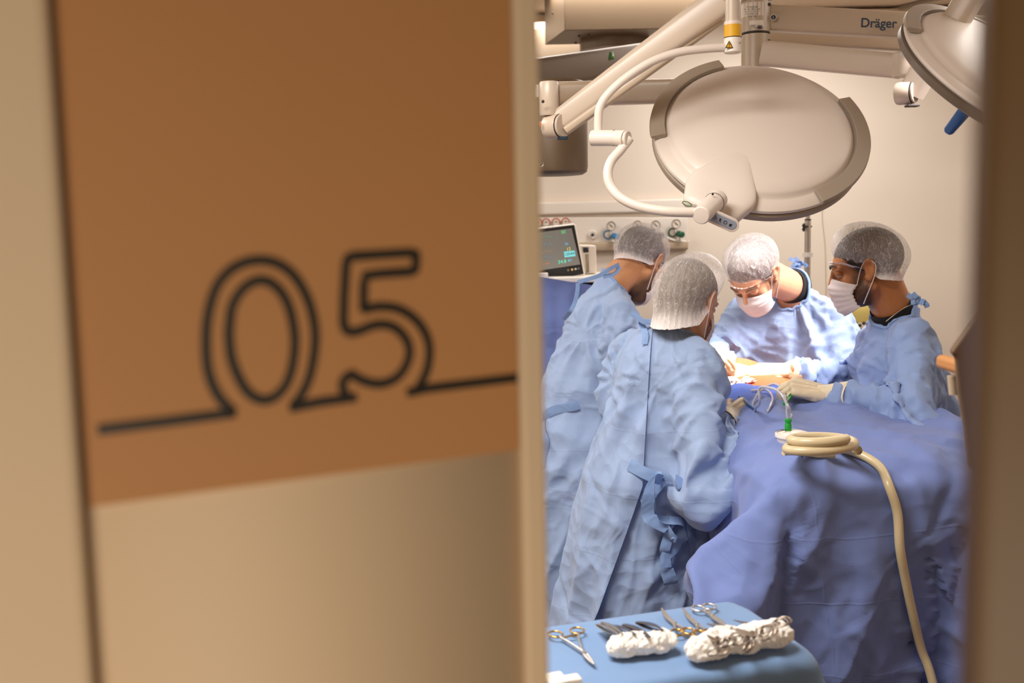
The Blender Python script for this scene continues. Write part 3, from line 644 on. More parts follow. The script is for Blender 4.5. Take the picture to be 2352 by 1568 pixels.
# ------------------------------------------------------------------ patient monitor
MY = 4.2
def Mq(px, py, off=0.0): return P(px, py, MY - off)
mon = thing('patient_monitor', 'black framed patient monitor with vital sign numbers, tilted beside the door edge', 'monitor', Mq(1290, 645))
q = [Mq(1140, 668), Mq(1345, 634), Mq(1322, 512), Mq(1117, 536)]
b = MB(); slab(b, q, (0, 0.07, 0)); b.obj('housing', M['white'], mon, bevel=0.012)
q = [Mq(1142, 664, .004), Mq(1341, 629, .004), Mq(1319, 516, .004), Mq(1120, 540, .004)]
b = MB(); slab(b, q, (0, 0.01, 0)); b.obj('bezel', M['blackp'], mon, bevel=0.003)
q = [Mq(1160, 633, .007), Mq(1333, 607, .007), Mq(1313, 524, .007), Mq(1140, 546, .007)]
b = MB(); slab(b, q, (0, 0.003, 0)); b.obj('screen', emit_mat('screen_glow', (110, 106, 98), 0.5), mon, smooth=False)
mex = unit(Mq(1333, 607) - Mq(1160, 633)); mey = unit(Mq(1313, 524) - Mq(1333, 607))
def mtext(s_, px, py, h, colr, e=1.0): text_obj(s_, Mq(px, py, .0085), mex, VUP, S(h, MY), emit_mat('glow_' + s_.replace(' ', '_'), colr, e), 'readout', mon)
mtext('PHILIPS', 1265, 522, 3.4, (150, 140, 140), 0.5)
mtext('50', 1294, 533, 7, (70, 190, 120)); mtext('36', 1301, 560, 6, (90, 150, 190)); mtext('12', 1306, 572, 7, (190, 190, 90))
mtext('34.8', 1291, 601, 8, (80, 190, 160)); mtext('41', 1309, 598, 7, (90, 170, 200)); mtext('ALARM', 1252, 606, 4, (190, 110, 60), .6)
b = MB(); slab(b, [Mq(1297, 591, .0085), Mq(1322, 588, .0085), Mq(1320, 575, .0085), Mq(1295, 578, .0085)], (0, 0.001, 0)); b.obj('readout_box', emit_mat('cyan_box', (110, 185, 190), 0.9), mon, smooth=False)
text_obj('120/64', Mq(1308, 583, .01), mex, VUP, S(6, MY), M['navy'], 'readout', mon)
rng = random.Random(5)
for k, (yy, cc_) in enumerate(((548, (80, 140, 100)), (566, (90, 130, 150)), (582, (150, 120, 80)), (595, (90, 120, 140)))):
    b = MB(); pts = [Mq(1145 + i * 4, yy + 12 - i * 0.55 + (rng.random() - .5) * 3 - (5 if i % 8 == 3 else 0), .0088) for i in range(32)]
    tube(b, pts, 0.0009, 4); b.obj('trace', emit_mat('trace_%d' % k, cc_, 0.7), mon)
for i, (x, cc_) in enumerate(((1305, (120, 110, 100)), (1314, (235, 190, 110)), (1322, (180, 190, 180)), (1329, (100, 100, 100)))):
    b = MB(); lathe(b, Mq(x, 620 - i * 1.2, .006), (0, -1, 0), [(S(2.6, MY), 0), (S(2.6, MY), .002)]); b.obj('button', mat('btn%d' % i, cc_, .4), mon)
mp = thing('monitor_module_rack', 'white parameter module rack standing behind the patient monitor', 'module rack', P(1350, 640, MY + .15))
b = MB(); Yr = MY + .12; slab(b, [P(1320, 632, Yr), P(1371, 628, Yr), P(1369, 563, Yr), P(1330, 562, Yr)], (0, 0.16, 0)); b.obj('housing', M['white'], mp, bevel=0.008)
b = MB(); slab(b, [P(1340, 580, Yr - .003), P(1352, 579, Yr - .003), P(1351, 568, Yr - .003), P(1338, 568, Yr - .003)], (0, 0.004, 0)); b.obj('display', M['blackp'], mp)
b = MB(); slab(b, [P(1347, 626, Yr - .003), P(1353, 625, Yr - .003), P(1352, 584, Yr - .003), P(1344, 584, Yr - .003)], (0, 0.004, 0)); b.obj('module_slot', M['lampg'], mp)
sh = thing('anaesthesia_machine', 'white topped anaesthesia machine carrying the patient monitor', 'machine', P(1290, 700, 4.3) * A(1, 1, 0))
b = MB(); zt_ = P(1300, 636, 4.1)[2]; xl, xr = P(1100, 640, 4.1)[0], P(1415, 640, 4.2)[0]
box(b, ((xl + xr) / 2, 4.33, zt_ - .012), (xr - xl, .5, .024)); b.obj('top_shelf', M['white'], sh, bevel=0.006)
b = MB(); box(b, ((xl + xr) / 2, 4.35, (zt_ - .03) / 2 + 0.04), (xr - xl - .04, .44, zt_ - .11)); b.obj('body', M['slot'], sh, bevel=0.01)
for sx in (0, 1):
    for sy in (0, 1):
        b = MB(); lathe(b, (xl + .06 + sx * (xr - xl - .12), 4.18 + sy * .34, .045), (1, 0, 0), [(.045, -.015), (.045, .015)], 20); b.obj('wheel', M['blackp'], sh)
b = MB(); box(b, P(1245, 636, 4.07) + A(0, 0, 0), (.05, .03, .035)); o = b.obj('cable_box', M['white'], sh, bevel=.004)

# ------------------------------------------------------------------ IV pole
pl = P(1855, 560, 4.6)
iv = thing('iv_pole', 'steel telescopic pole with a black clamp knob behind the standing surgeon', 'pole', (pl[0], pl[1], 0))
def pz(py): return P(1855, py, 4.6)[2]
b = MB(); cyl(b, (pl[0], pl[1], pz(505)), (pl[0], pl[1], pz(330)), S(5, 4.6)); b.obj('upper_tube', M['steel'], iv)
b = MB(); cyl(b, (pl[0], pl[1], .08), (pl[0], pl[1], pz(503)), S(7, 4.6)); b.obj('lower_tube', M['steel'], iv)
b = MB(); cyl(b, (pl[0], pl[1], pz(506)), (pl[0], pl[1], pz(503)), S(7.5, 4.6)); b.obj('collar', M['blackp'], iv)
b = MB(); ball(b, P(1847, 522, 4.58), (S(3.4, 4.6), S(4, 4.6), S(8, 4.6))); cyl(b, P(1849, 520, 4.58), P(1864, 520, 4.6), .004)
for t in range(5): ball(b, P(1846, 522, 4.575) + A(0, .0, 0) + .014 * A(0.2 * math.cos(t * 1.256), 0, math.sin(t * 1.256)), .006)
b.obj('clamp_knob', M['blackp'], iv)
b = MB(); cyl(b, (pl[0], pl[1], pz(590)), (pl[0], pl[1], pz(580)), S(12, 4.6)); b.obj('plastic_sleeve', M['white'], iv)
for t in range(5):
    a = t * 1.2566; e = A(pl[0] + .28 * math.cos(a), pl[1] + .28 * math.sin(a), .06)
    b = MB(); cyl(b, (pl[0], pl[1], .1), e, .012, .009); b.obj('leg', M['steel'], iv)
    b = MB(); lathe(b, e - A(0, 0, .03), (math.sin(a), -math.cos(a), 0), [(.028, -.01), (.028, .01)], 16); b.obj('caster', M['blackp'], iv)
# yellow waste container on the far side, seen between the two men on the right
yb = thing('storage_cart', 'pale cart with a yellow bag seen between the two men at the back wall', 'cart', P(1965, 900, 5.0) * A(1, 1, 0))
b = MB(); c = P(1962, 760, 5.0); box(b, (c[0], 5.1, (c[2]) / 2 + .02), (.34, .3, c[2] - .04)); b.obj('body', M['gear2'], yb, bevel=.01)
b = MB(); c = P(1955, 708, 5.0)
rr = [ring_sec(A(c[0], c[1] + .08, P(1955, y, 5.)[2]), A(1, 0, 0), A(0, 1, 0), w, w * .5) for y, w in ((742, .13), (720, .14), (700, .12), (690, .07), (684, .02))]
loft(b, rr); b.obj('yellow_bag', mat('yellow_bag', (206, 186, 110), .5), yb)
for k in range(5):
    b = MB(); ball(b, P(1948 + k * 9, 742 + (k % 2) * 5, 4.93), S(4, 5)); b.obj('bottle_cap', M['slot'], yb)
# ------------------------------------------------------------------ colliders and cloth
class Body:
    def __init__(s): s.c = []; s.e = []; s.b = []
    def cone(s, a, b, ra, rb=None): s.c.append((np.asarray(a, float), np.asarray(b, float), ra, ra if rb is None else rb)); return s
    def ell(s, c, r, R=None): s.e.append((np.asarray(c, float), np.asarray(r, float) * np.ones(3), np.eye(3) if R is None else np.asarray(R))); return s
    def box(s, c, h, R=None): s.b.append((np.asarray(c, float), np.asarray(h, float), np.eye(3) if R is None else np.asarray(R))); return s
    def shells(s, mb):
        for a, b, ra, rb in s.c: rcone(mb, a, b, ra, rb)
        for c, r, R in s.e: ball(mb, c, r, R)
        return mb
    def push(s, x, pad):
        hit = np.zeros(len(x), bool)
        for a, b, ra, rb in s.c:
            d = b - a; L2 = d @ d + 1e-12; t = np.clip(((x - a) @ d) / L2, 0, 1)
            q = x - (a + t[:, None] * d); n = np.sqrt((q * q).sum(1)) + 1e-9; r = ra + (rb - ra) * t + pad
            m = n < r
            if m.any(): x[m] += q[m] * ((r[m] - n[m]) / n[m])[:, None]; hit |= m
        for c, r, R in s.e:
            q = (x - c) @ R; rr = r + pad; k = np.sqrt(((q / rr) ** 2).sum(1)) + 1e-9; m = k < 1
            if m.any(): x[m] = c + (q[m] / k[m][:, None]) @ R.T; hit |= m
        for c, h, R in s.b:
            q = (x - c) @ R; hh = h + pad; d = hh - np.abs(q); m = (d > 0).all(1)
            if m.any():
                qm = q[m]; ax = d[m].argmin(1); sg = np.sign(qm[np.arange(len(qm)), ax]); sg[sg == 0] = 1
                qm[np.arange(len(qm)), ax] = sg * hh[ax]; x[m] = c + qm @ R.T; hit |= m
        return hit
def drape_sim(V, F, scale=None, pin=None, body=None, frames=50, iters=8, pad=0.004, bend=0.25, gs=0.0003, fric=0.5, floor=0.0, damp=0.92, seed=1, noise=0.0015, vmax=0.006, hook=None):
    V = np.array(V, float); n = len(V); rng = np.random.RandomState(seed)
    E = {}
    ef = {}
    for fi, f in enumerate(F):
        k = len(f)
        for i in range(k):
            a, b = f[i], f[(i + 1) % k]; E[(min(a, b), max(a, b))] = 1.0
            ef.setdefault((min(a, b), max(a, b)), []).append((fi, i))
        if k == 4: E.setdefault((min(f[0], f[2]), max(f[0], f[2])), 0.6); E.setdefault((min(f[1], f[3]), max(f[1], f[3])), 0.6)
    if bend:
        for (a, b), l in ef.items():
            if len(l) == 2:
                (f1, i1), (f2, i2) = l
                A1, A2 = F[f1], F[f2]
                if len(A1) == 4 and len(A2) == 4:
                    def nb(f, v, w):
                        i = f.index(v); p_, q_ = f[i - 1], f[(i + 1) % 4]; return p_ if q_ == w else q_
                    for v_, w_ in ((a, b), (b, a)):
                        c, d = nb(list(A1), v_, w_), nb(list(A2), v_, w_)
                        if c != d: E.setdefault((min(c, d), max(c, d)), -bend)
    I = np.array(list(E.keys())); K = np.array(list(E.values()))
    rest = np.linalg.norm(V[I[:, 0]] - V[I[:, 1]], axis=1)
    if scale is not None:
        mid = (V[I[:, 0]] + V[I[:, 1]]) / 2; dr = (V[I[:, 1]] - V[I[:, 0]]) / (rest[:, None] + 1e-9)
        rest = rest * scale(mid, dr)
    # greedy colouring
    perm = rng.permutation(len(I)); used = [0] * n; colr = np.zeros(len(I), int); Il = I.tolist()
    for e in perm.tolist():
        a, b = Il[e]; m_ = used[a] | used[b]; c = 0
        while m_ >> c & 1: c += 1
        colr[e] = c; used[a] |= 1 << c; used[b] |= 1 << c
    groups = []
    for c in range(colr.max() + 1):
        s_ = np.nonzero(colr == c)[0]; groups.append((I[s_, 0].copy(), I[s_, 1].copy(), rest[s_].copy(), K[s_].copy()))
    w = np.ones(n); 
    if pin is not None: w[pin] = 0
    x = V + rng.randn(n, 3) * noise * (w[:, None]); xp = x.copy()
    gv = A(0, 0, -gs)
    X0 = V.copy()
    G2 = []
    for a, b, r, k in groups:
        wa, wb = w[a], w[b]; ws = wa + wb; ok = ws > 0
        a, b, r, k, wa, wb, ws = a[ok], b[ok], r[ok], k[ok], wa[ok], wb[ok], ws[ok]
        G2.append((a, b, r, np.abs(k), k < 0, wa / ws, wb / ws))
    for fr in range(frames):
        v = (x - xp) * damp; mx = vmax; sp = np.sqrt((v * v).sum(1)); v *= np.minimum(1, mx / (sp + 1e-9))[:, None]
        xp = x.copy(); x = x + (v + gv) * w[:, None]
        for it in range(iters):
            for a, b, r, k, isb, wa, wb in G2:
                d = x[b] - x[a]; L = np.sqrt((d * d).sum(1)) + 1e-9; c = (L - r) / L * k
                c[isb & (c > 0)] = 0
                d *= c[:, None]; x[a] += d * wa[:, None]; x[b] -= d * wb[:, None]
            if body is not None and it % 2 == 1:
                y = x.copy(); body.push(y, pad); y[w == 0] = x[w == 0]; x = y
        if body is not None:
            y = x.copy(); h = body.push(y, pad); h &= w > 0; x[h] = y[h]; xp[h] += (x[h] - xp[h]) * fric
        if hook is not None: x = hook(x)
        lo = x[:, 2] < floor + 0.003; x[lo, 2] = floor + 0.003; xp[lo] = x[lo]
    return x
def to_mesh(V, F, name):
    me = bpy.data.meshes.new(name); me.from_pydata(np.asarray(V).tolist(), [], F); me.update(); return me
def cut_mesh(V, F, cuts):
    rem = np.zeros(len(V), bool)
    for p, n, r in cuts:
        d = V - p; rem |= ((d @ unit(n)) > 0) & (np.sqrt((d * d).sum(1)) < r)
    F2 = [f for f in F if not any(rem[i] for i in f)]
    used = sorted(set(i for f in F2 for i in f)); mp_ = {u: i for i, u in enumerate(used)}
    V2 = V[used]; F2 = [tuple(mp_[i] for i in f) for f in F2]
    # keep the largest island
    par = list(range(len(V2)))
    def find(i):
        while par[i] != i: par[i] = par[par[i]]; i = par[i]
        return i
    for f in F2:
        r0 = find(f[0])
        for i in f[1:]: par[find(i)] = r0
    roots = np.array([find(i) for i in range(len(V2))]); vals, cnt = np.unique(roots, return_counts=True); keep = roots == vals[cnt.argmax()]
    F3 = [f for f in F2 if keep[f[0]]]; used = np.nonzero(keep)[0]; mp_ = {int(u): i for i, u in enumerate(used)}
    return V2[used], [tuple(mp_[i] for i in f) for f in F3]
def border_loops(F):
    cnt = {}
    for f in F:
        for i in range(len(f)):
            a, b = f[i], f[(i + 1) % len(f)]; cnt[(min(a, b), max(a, b))] = cnt.get((min(a, b), max(a, b)), 0) + 1
    adj = {}
    for (a, b), c in cnt.items():
        if c == 1: adj.setdefault(a, []).append(b); adj.setdefault(b, []).append(a)
    seen = set(); loops = []
    for s0 in adj:
        if s0 in seen: continue
        lp = [s0]; seen.add(s0); cur = s0
        while True:
            nx = [q for q in adj[cur] if q not in seen]
            if not nx: break
            cur = nx[0]; seen.add(cur); lp.append(cur)
        loops.append(lp)
    return loops
def smooth_mesh(V, F, n=1, lam=0.5, keep=None):
    Ed = set()
    for f in F:
        for i in range(len(f)): a, b = f[i], f[(i + 1) % len(f)]; Ed.add((min(a, b), max(a, b)))
    Ed = np.array(list(Ed)); 
    for _ in range(n):
        acc = np.zeros_like(V); c = np.zeros(len(V))
        for k in range(3):
            acc[:, k] = np.bincount(Ed[:, 0], V[Ed[:, 1], k], len(V)) + np.bincount(Ed[:, 1], V[Ed[:, 0], k], len(V))
        c = np.bincount(Ed[:, 0], minlength=len(V)) + np.bincount(Ed[:, 1], minlength=len(V))
        nv = V + lam * (acc / np.maximum(c, 1)[:, None] - V)
        if keep is not None: nv[keep] = V[keep]
        V = nv
    return V

# ------------------------------------------------------------------ skin, hair, caps
def skin_mat(name, c, hair=(38, 26, 20)):
    k = NT(name); b = k.b; c = lin(c); h = lin(hair)
    tc = k.n('ShaderNodeTexCoord'); ns = k.n('ShaderNodeTexNoise', Scale=28.0, Detail=5.0); k.l(tc.outputs['Object'], ns.inputs['Vector'])
    mx = k.n('ShaderNodeMix', data_type='RGBA'); mx.inputs[6].default_value = tuple(x * .88 for x in c) + (1,); mx.inputs[7].default_value = tuple(min(1, x * 1.1) for x in c) + (1,)
    k.l(ns.outputs['Fac'], mx.inputs[0])
    at = k.n('ShaderNodeAttribute', attribute_name='beard'); n2 = k.n('ShaderNodeTexNoise', Scale=700.0, Detail=2.0); k.l(tc.outputs['Object'], n2.inputs['Vector'])
    mr = k.n('ShaderNodeMath', operation='MULTIPLY_ADD'); k.l(n2.outputs['Fac'], mr.inputs[0]); mr.inputs[1].default_value = 0.8; mr.inputs[2].default_value = 0.5
    mm = k.n('ShaderNodeMath', operation='MULTIPLY', use_clamp=True); k.l(mr.outputs[0], mm.inputs[0]); k.l(at.outputs['Fac'], mm.inputs[1])
    m2 = k.n('ShaderNodeMix', data_type='RGBA'); k.l(mm.outputs[0], m2.inputs[0]); k.l(mx.outputs[2], m2.inputs[6]); m2.inputs[7].default_value = h + (1,)
    k.l(m2.outputs[2], b.inputs['Base Color']); b.inputs['Roughness'].default_value = 0.5
    b.inputs['Subsurface Weight'].default_value = 0.12; b.inputs['Subsurface Radius'].default_value = (0.01, 0.004, 0.002); b.inputs['Subsurface Scale'].default_value = 0.5
    bp = k.n('ShaderNodeBump', Strength=0.25, Distance=0.001); n3 = k.n('ShaderNodeTexNoise', Scale=260.0); k.l(tc.outputs['Object'], n3.inputs['Vector']); k.l(n3.outputs['Fac'], bp.inputs['Height']); k.l(bp.outputs['Normal'], b.inputs['Normal'])
    return k.m
M['skin_light'] = skin_mat('skin_light', (216, 158, 122), (70, 48, 34))
M['skin_mid'] = skin_mat('skin_mid', (200, 142, 98), (46, 32, 24))
M['skin_brown'] = skin_mat('skin_brown', (176, 112, 64), (26, 18, 14))
M['skin_patient'] = skin_mat('skin_patient', (172, 104, 60), (30, 20, 15))
def hair_mat(name, c):
    k = NT(name); b = k.b; tc = k.n('ShaderNodeTexCoord'); ns = k.n('ShaderNodeTexNoise', Scale=160.0, Detail=3.0)
    mp_ = k.n('ShaderNodeMapping'); mp_.inputs['Scale'].default_value = (1, 1, .18); k.l(tc.outputs['Object'], mp_.inputs['Vector']); k.l(mp_.outputs[0], ns.inputs['Vector'])
    mx = k.n('ShaderNodeMix', data_type='RGBA'); c = lin(c); mx.inputs[6].default_value = tuple(x * .4 for x in c) + (1,); mx.inputs[7].default_value = tuple(min(1, x * 1.8) for x in c) + (1,)
    k.l(ns.outputs['Fac'], mx.inputs[0]); k.l(mx.outputs[2], b.inputs['Base Color']); b.inputs['Roughness'].default_value = 0.6
    bp = k.n('ShaderNodeBump', Strength=0.6, Distance=0.003); k.l(ns.outputs['Fac'], bp.inputs['Height']); k.l(bp.outputs['Normal'], b.inputs['Normal']); return k.m
M['hair_dark'] = hair_mat('hair_dark', (44, 32, 28)); M['hair_brown'] = hair_mat('hair_brown', (86, 66, 52)); M['hair_fair'] = hair_mat('hair_fair', (104, 90, 74))
def cap_mat(name, base_alpha, colr, stretch):
    k = NT(name); b = k.b
    b.inputs['Base Color'].default_value = lin(colr) + (1,); b.inputs['Roughness'].default_value = 0.8; b.inputs['Sheen Weight'].default_value = 0.3
    tc = k.n('ShaderNodeTexCoord')
    uv = k.n('ShaderNodeAttribute', attribute_name='capuv')
    dn = k.n('ShaderNodeTexNoise', Scale=3.5, Detail=2.0); k.l(uv.outputs['Vector'], dn.inputs['Vector'])
    ad = k.n('ShaderNodeVectorMath', operation='MULTIPLY_ADD'); k.l(dn.outputs['Color'], ad.inputs[0]); ad.inputs[1].default_value = (.5, .5, .5); k.l(uv.outputs['Vector'], ad.inputs[2])
    mp_ = k.n('ShaderNodeMapping'); mp_.inputs['Scale'].default_value = stretch; k.l(ad.outputs[0], mp_.inputs['Vector'])
    outs = []
    for sc_, str_, wd_, am_ in ((5.0, stretch, .02, .42), (9.0, (1.2, .8, .5), .022, .28), (3.2, (.5, 1.2, 1.0), .012, .5)):
        m_ = k.n('ShaderNodeMapping'); m_.inputs['Scale'].default_value = str_; k.l(ad.outputs[0], m_.inputs['Vector'])
        nn_ = k.n('ShaderNodeTexNoise', Scale=sc_, Detail=1.5); k.l(m_.outputs[0], nn_.inputs['Vector'])
        sb = k.n('ShaderNodeMath', operation='SUBTRACT'); k.l(nn_.outputs['Fac'], sb.inputs[0]); sb.inputs[1].default_value = .5
        ab = k.n('ShaderNodeMath', operation='ABSOLUTE'); k.l(sb.outputs[0], ab.inputs[0])
        r_ = k.n('ShaderNodeMapRange'); r_.inputs['From Min'].default_value = 0.0; r_.inputs['From Max'].default_value = wd_; r_.inputs['To Min'].default_value = am_; r_.inputs['To Max'].default_value = 0.0; k.l(ab.outputs[0], r_.inputs['Value']); outs.append(r_)
    e1_ = k.n('ShaderNodeMath', operation='ADD'); k.l(outs[0].outputs[0], e1_.inputs[0]); k.l(outs[1].outputs[0], e1_.inputs[1])
    r1 = k.n('ShaderNodeMath', operation='ADD'); k.l(e1_.outputs[0], r1.inputs[0]); k.l(outs[2].outputs[0], r1.inputs[1])
    fb = k.n('ShaderNodeTexNoise', Scale=900.0, Detail=2.0); k.l(tc.outputs['Object'], fb.inputs['Vector'])
    r2 = k.n('ShaderNodeMapRange'); r2.inputs['From Min'].default_value = 0.35; r2.inputs['From Max'].default_value = 0.65; r2.inputs['To Min'].default_value = base_alpha - .14; r2.inputs['To Max'].default_value = base_alpha + .14; k.l(fb.outputs['Fac'], r2.inputs['Value'])
    s1 = k.n('ShaderNodeMath', operation='ADD'); k.l(r1.outputs[0], s1.inputs[0]); k.l(r2.outputs[0], s1.inputs[1])
    at = k.n('ShaderNodeAttribute', attribute_name='brim'); s2 = k.n('ShaderNodeMath', operation='ADD', use_clamp=True); k.l(s1.outputs[0], s2.inputs[0]); k.l(at.outputs['Fac'], s2.inputs[1])
    k.l(s2.outputs[0], b.inputs['Alpha'])
    bp = k.n('ShaderNodeBump', Strength=0.5, Distance=0.004); k.l(r1.outputs[0], bp.inputs['Height']); k.l(bp.outputs['Normal'], b.inputs['Normal'])
    return k.m
M['cap'] = cap_mat('bouffant_cap', 0.27, (240, 232, 230), (1.6, 1.6, .4))
def vert_attr(me, name, arr, vec=False):
    at = me.attributes.new(name, 'FLOAT_VECTOR' if vec else 'FLOAT', 'POINT')
    at.data.foreach_set('vector' if vec else 'value', np.asarray(arr, float).ravel())

def subdivide(V, F):
    me = to_mesh(V, F, 'tmp'); o = bpy.data.objects.new('tmp', me); col.objects.link(o)
    d = o.modifiers.new('s', 'SUBSURF'); d.levels = 1; d.render_levels = 1; d.boundary_smooth = 'PRESERVE_CORNERS'
    out = bpy.data.meshes.new_from_object(o.evaluated_get(bpy.context.evaluated_depsgraph_get()))
    V2, F2 = mesh_arrays(out), mesh_faces(out); bpy.data.objects.remove(o); bpy.data.meshes.remove(me); bpy.data.meshes.remove(out); return V2, F2
def near_mask(V, pts, r):
    from mathutils.kdtree import KDTree
    kd = KDTree(max(1, len(pts)))
    for i, p in enumerate(pts): kd.insert(p, i)
    kd.balance(); return np.array([kd.find(p)[2] is not None and kd.find(p)[2] < r for p in V.tolist()])
def creases(V, N, rg, count, amp, width, length, mask=None, dirs=None):
    """short sharp folds scattered over the surface"""
    h = np.zeros(len(V)); idx = np.arange(len(V)) if mask is None else np.nonzero(mask)[0]
    for k in range(count):
        i = idx[rg.randint(len(idx))]; p, n = V[i], N[i]
        d = rg.randn(3) if dirs is None else dirs[rg.randint(len(dirs))] + .35 * rg.randn(3)
        d = unit(d - n * (d @ n)); c = np.cross(n, d); L = length * rg.uniform(.5, 1.5); r_ = V - p
        u = r_ @ d; m = (np.abs(u) < 2.5 * L) & (np.abs(r_ @ n) < .12); u = u[m]
        w = r_[m] @ c + rg.uniform(-1, 1) * u * u / L * .4 + .006 * np.sin(u / L * 5 + rg.rand() * 6)
        W = width * rg.uniform(.6, 1.5) * (1 + .6 * u / L * rg.choice([-1, 1])).clip(.3, 2)
        g = np.exp(-(u / L) ** 2) * np.maximum(0, 1 - np.abs(w) / (2.2 * W)) ** 1.15
        h[m] += amp * rg.uniform(.4, 1.2) * g * rg.choice([1, 1, -1])
    return h
def normals_of(V, F):
    N = np.zeros_like(V); Fa = np.array([f for f in F if len(f) == 4])
    n = np.cross(V[Fa[:, 2]] - V[Fa[:, 0]], V[Fa[:, 3]] - V[Fa[:, 1]])
    for k in range(4):
        for c in range(3): N[:, c] += np.bincount(Fa[:, k], n[:, c], len(V))
    return N / (np.linalg.norm(N, axis=1)[:, None] + 1e-12)
def ridge(x, p=.8): return 1 - np.abs(np.sin(math.pi * x)) ** p
def vnoise(X, rg, k=6, f0=4.0, f1=12.0):
    o = np.zeros(len(X))
    for _ in range(k):
        d = unit(rg.randn(3)) * rg.uniform(f0, f1); o += np.sin(X @ d + rg.rand() * 6.28)
    return o / k
def add_folds(V, F, J, nb, ch, pe, sh, fr, pin, seed):
    rg = np.random.RandomState(seed + 100); N = normals_of(V, F); c = ch; 
    if ((V - c) * N).sum(1).mean() < 0: N = -N
    h = np.zeros(len(V)); n1 = vnoise(V, rg, 6, 5, 14); n2 = vnoise(V, rg, 6, 8, 20)
    arm = np.zeros(len(V))
    for q in ('L', 'R'):
        p0, p1, p2 = J['sh' + q], J['el' + q], J['wr' + q]
        for (a, b, off) in ((p0, p1, 0.0), (p1, p2, 1.0)):
            d = b - a; L = np.linalg.norm(d); t = ((V - a) @ d) / L ** 2; tc = np.clip(t, 0, 1); r_ = V - a - tc[:, None] * d; dist = np.linalg.norm(r_, axis=1)
            w = np.clip((.125 - dist) / .03, 0, 1) * np.clip((t + .15) / .15, 0, 1) * np.clip((1.12 - t) / .12, 0, 1)
            if off == 0: w *= np.clip((t - .12) / .25, 0, 1)
            bend_in = unit((p0 + p2) / 2 - p1); s1 = unit(np.cross(d, bend_in)); s2 = unit(np.cross(s1, d)); ph = np.arctan2(r_ @ s1, r_ @ s2)
            gl = off + t                                              # 0 shoulder, 1 elbow, 2 wrist
            am = .006 + .012 * np.exp(-((gl - 1) / .35) ** 2) * (0.6 + .4 * np.cos(ph)) + .006 * np.exp(-((gl - 2) / .3) ** 2)
            hh = am * (ridge(gl * (3.1 if off == 0 else 3.8) + .55 * np.sin(ph + rg.rand() * 6) + .35 * n1) - .45) + .004 * (ridge(gl * 7.0 - .9 * np.sin(ph + 1.3) + .5 * n2, .6) - .4)
            h = np.where(w > arm, hh, h); arm = np.maximum(arm, w)
    body = np.zeros(len(V)); up = unit(nb - pe)
    for q, sg in (('L', -1), ('R', 1)):                                # pull folds that run from the armpits and shoulders
        for (o, A_, R_, kf) in ((J['sh' + q] - up * .10 - sh * sg * .03, .013, .20, 2.6), (J['sh' + q] * .55 + nb * .45, .007, .16, 2.2)):
            r_ = V - o; x = r_ @ sh * sg; y = r_ @ up; d = np.linalg.norm(r_, axis=1); an = np.arctan2(y, x)
            body += A_ * np.exp(-(d / R_) ** 2) * np.clip(d / .05, 0, 1) * (ridge(an * kf / math.pi * 2 + .6 * n1 + rg.rand(), .75) - .45)
    wst = np.clip(1 - np.abs((V[:, 2] - pe[2] - .06) / .22), 0, 1)
    body += .006 * wst * (ridge((V @ up) * 7 + .9 * n1, .8) - .4)
    az = np.arctan2((V - pe) @ fr, (V - pe) @ sh); lowz = np.clip((pe[2] + .05 - V[:, 2]) / .35, 0, 1)
    body += .013 * lowz * (ridge(az * 5 / math.pi + .5 * n1 * (1 - .5 * lowz) + .3 * np.sin(V[:, 2] * 6), .9) - .45)
    body += .003 * (ridge(V @ unit(rg.randn(3)) * 6 + .9 * n1, .5) - .35)
    dn_ = [up, up + sh * .5, up - sh * .5]
    body += creases(V, N, rg, 54, .009, .015, .15, None, dn_) + creases(V, N, rg, 60, .003, .007, .07)
    h = h * 1.15 + creases(V, N, rg, 40, .007, .011, .075, arm > .5)
    arm = arm ** .7
    tot = h * arm + body * (1 - arm)
    tot[pin] = 0
    return smooth_mesh(V + N * (1.5 * tot)[:, None], F, 1, .45)
def head_prims():
    B = Body()
    B.ell((0, -.018, .035), (.074, .097, .086)).ell((0, .028, -.03), (.06, .062, .082)).ell((0, .045, .03), (.058, .045, .045))
    for s in (-1, 1):
        B.cone((s * .056, -.004, -.05), (s * .022, .072, -.1), .02, .016); B.ell((s * .034, .054, -.028), (.025, .024, .03))
        B.cone((s * .014, .083, .02), (s * .046, .07, .022), .0125, .010)                 # brow
        B.cone((s * .012, .0925, -.037), (s * .008, .096, -.035), .0085)                     # nostril wing
        # ear
        pts = [(s * .078, .008, .01), (s * .084, .0, .026), (s * .088, -.014, .03), (s * .09, -.024, .016), (s * .087, -.022, -.004), (s * .081, -.008, -.026), (s * .077, .004, -.028)]
        for a, b in zip(pts[:-1], pts[1:]): B.cone(a, b, .0052, .005)
        B.ell((s * .078, -.006, -.002), (.007, .012, .022)); B.cone((s * .077, .005, -.022), (s * .079, -.004, -.03), .007)
    B.cone((0, .088, .018), (0, .106, -.028), .0085, .0115); B.ell((0, .075, -.098), (.02, .017, .017))
    B.cone((-.018, .09, -.062), (.018, .09, -.062), .007); B.cone((-.015, .088, -.072), (.015, .088, -.072), .008)
    return B
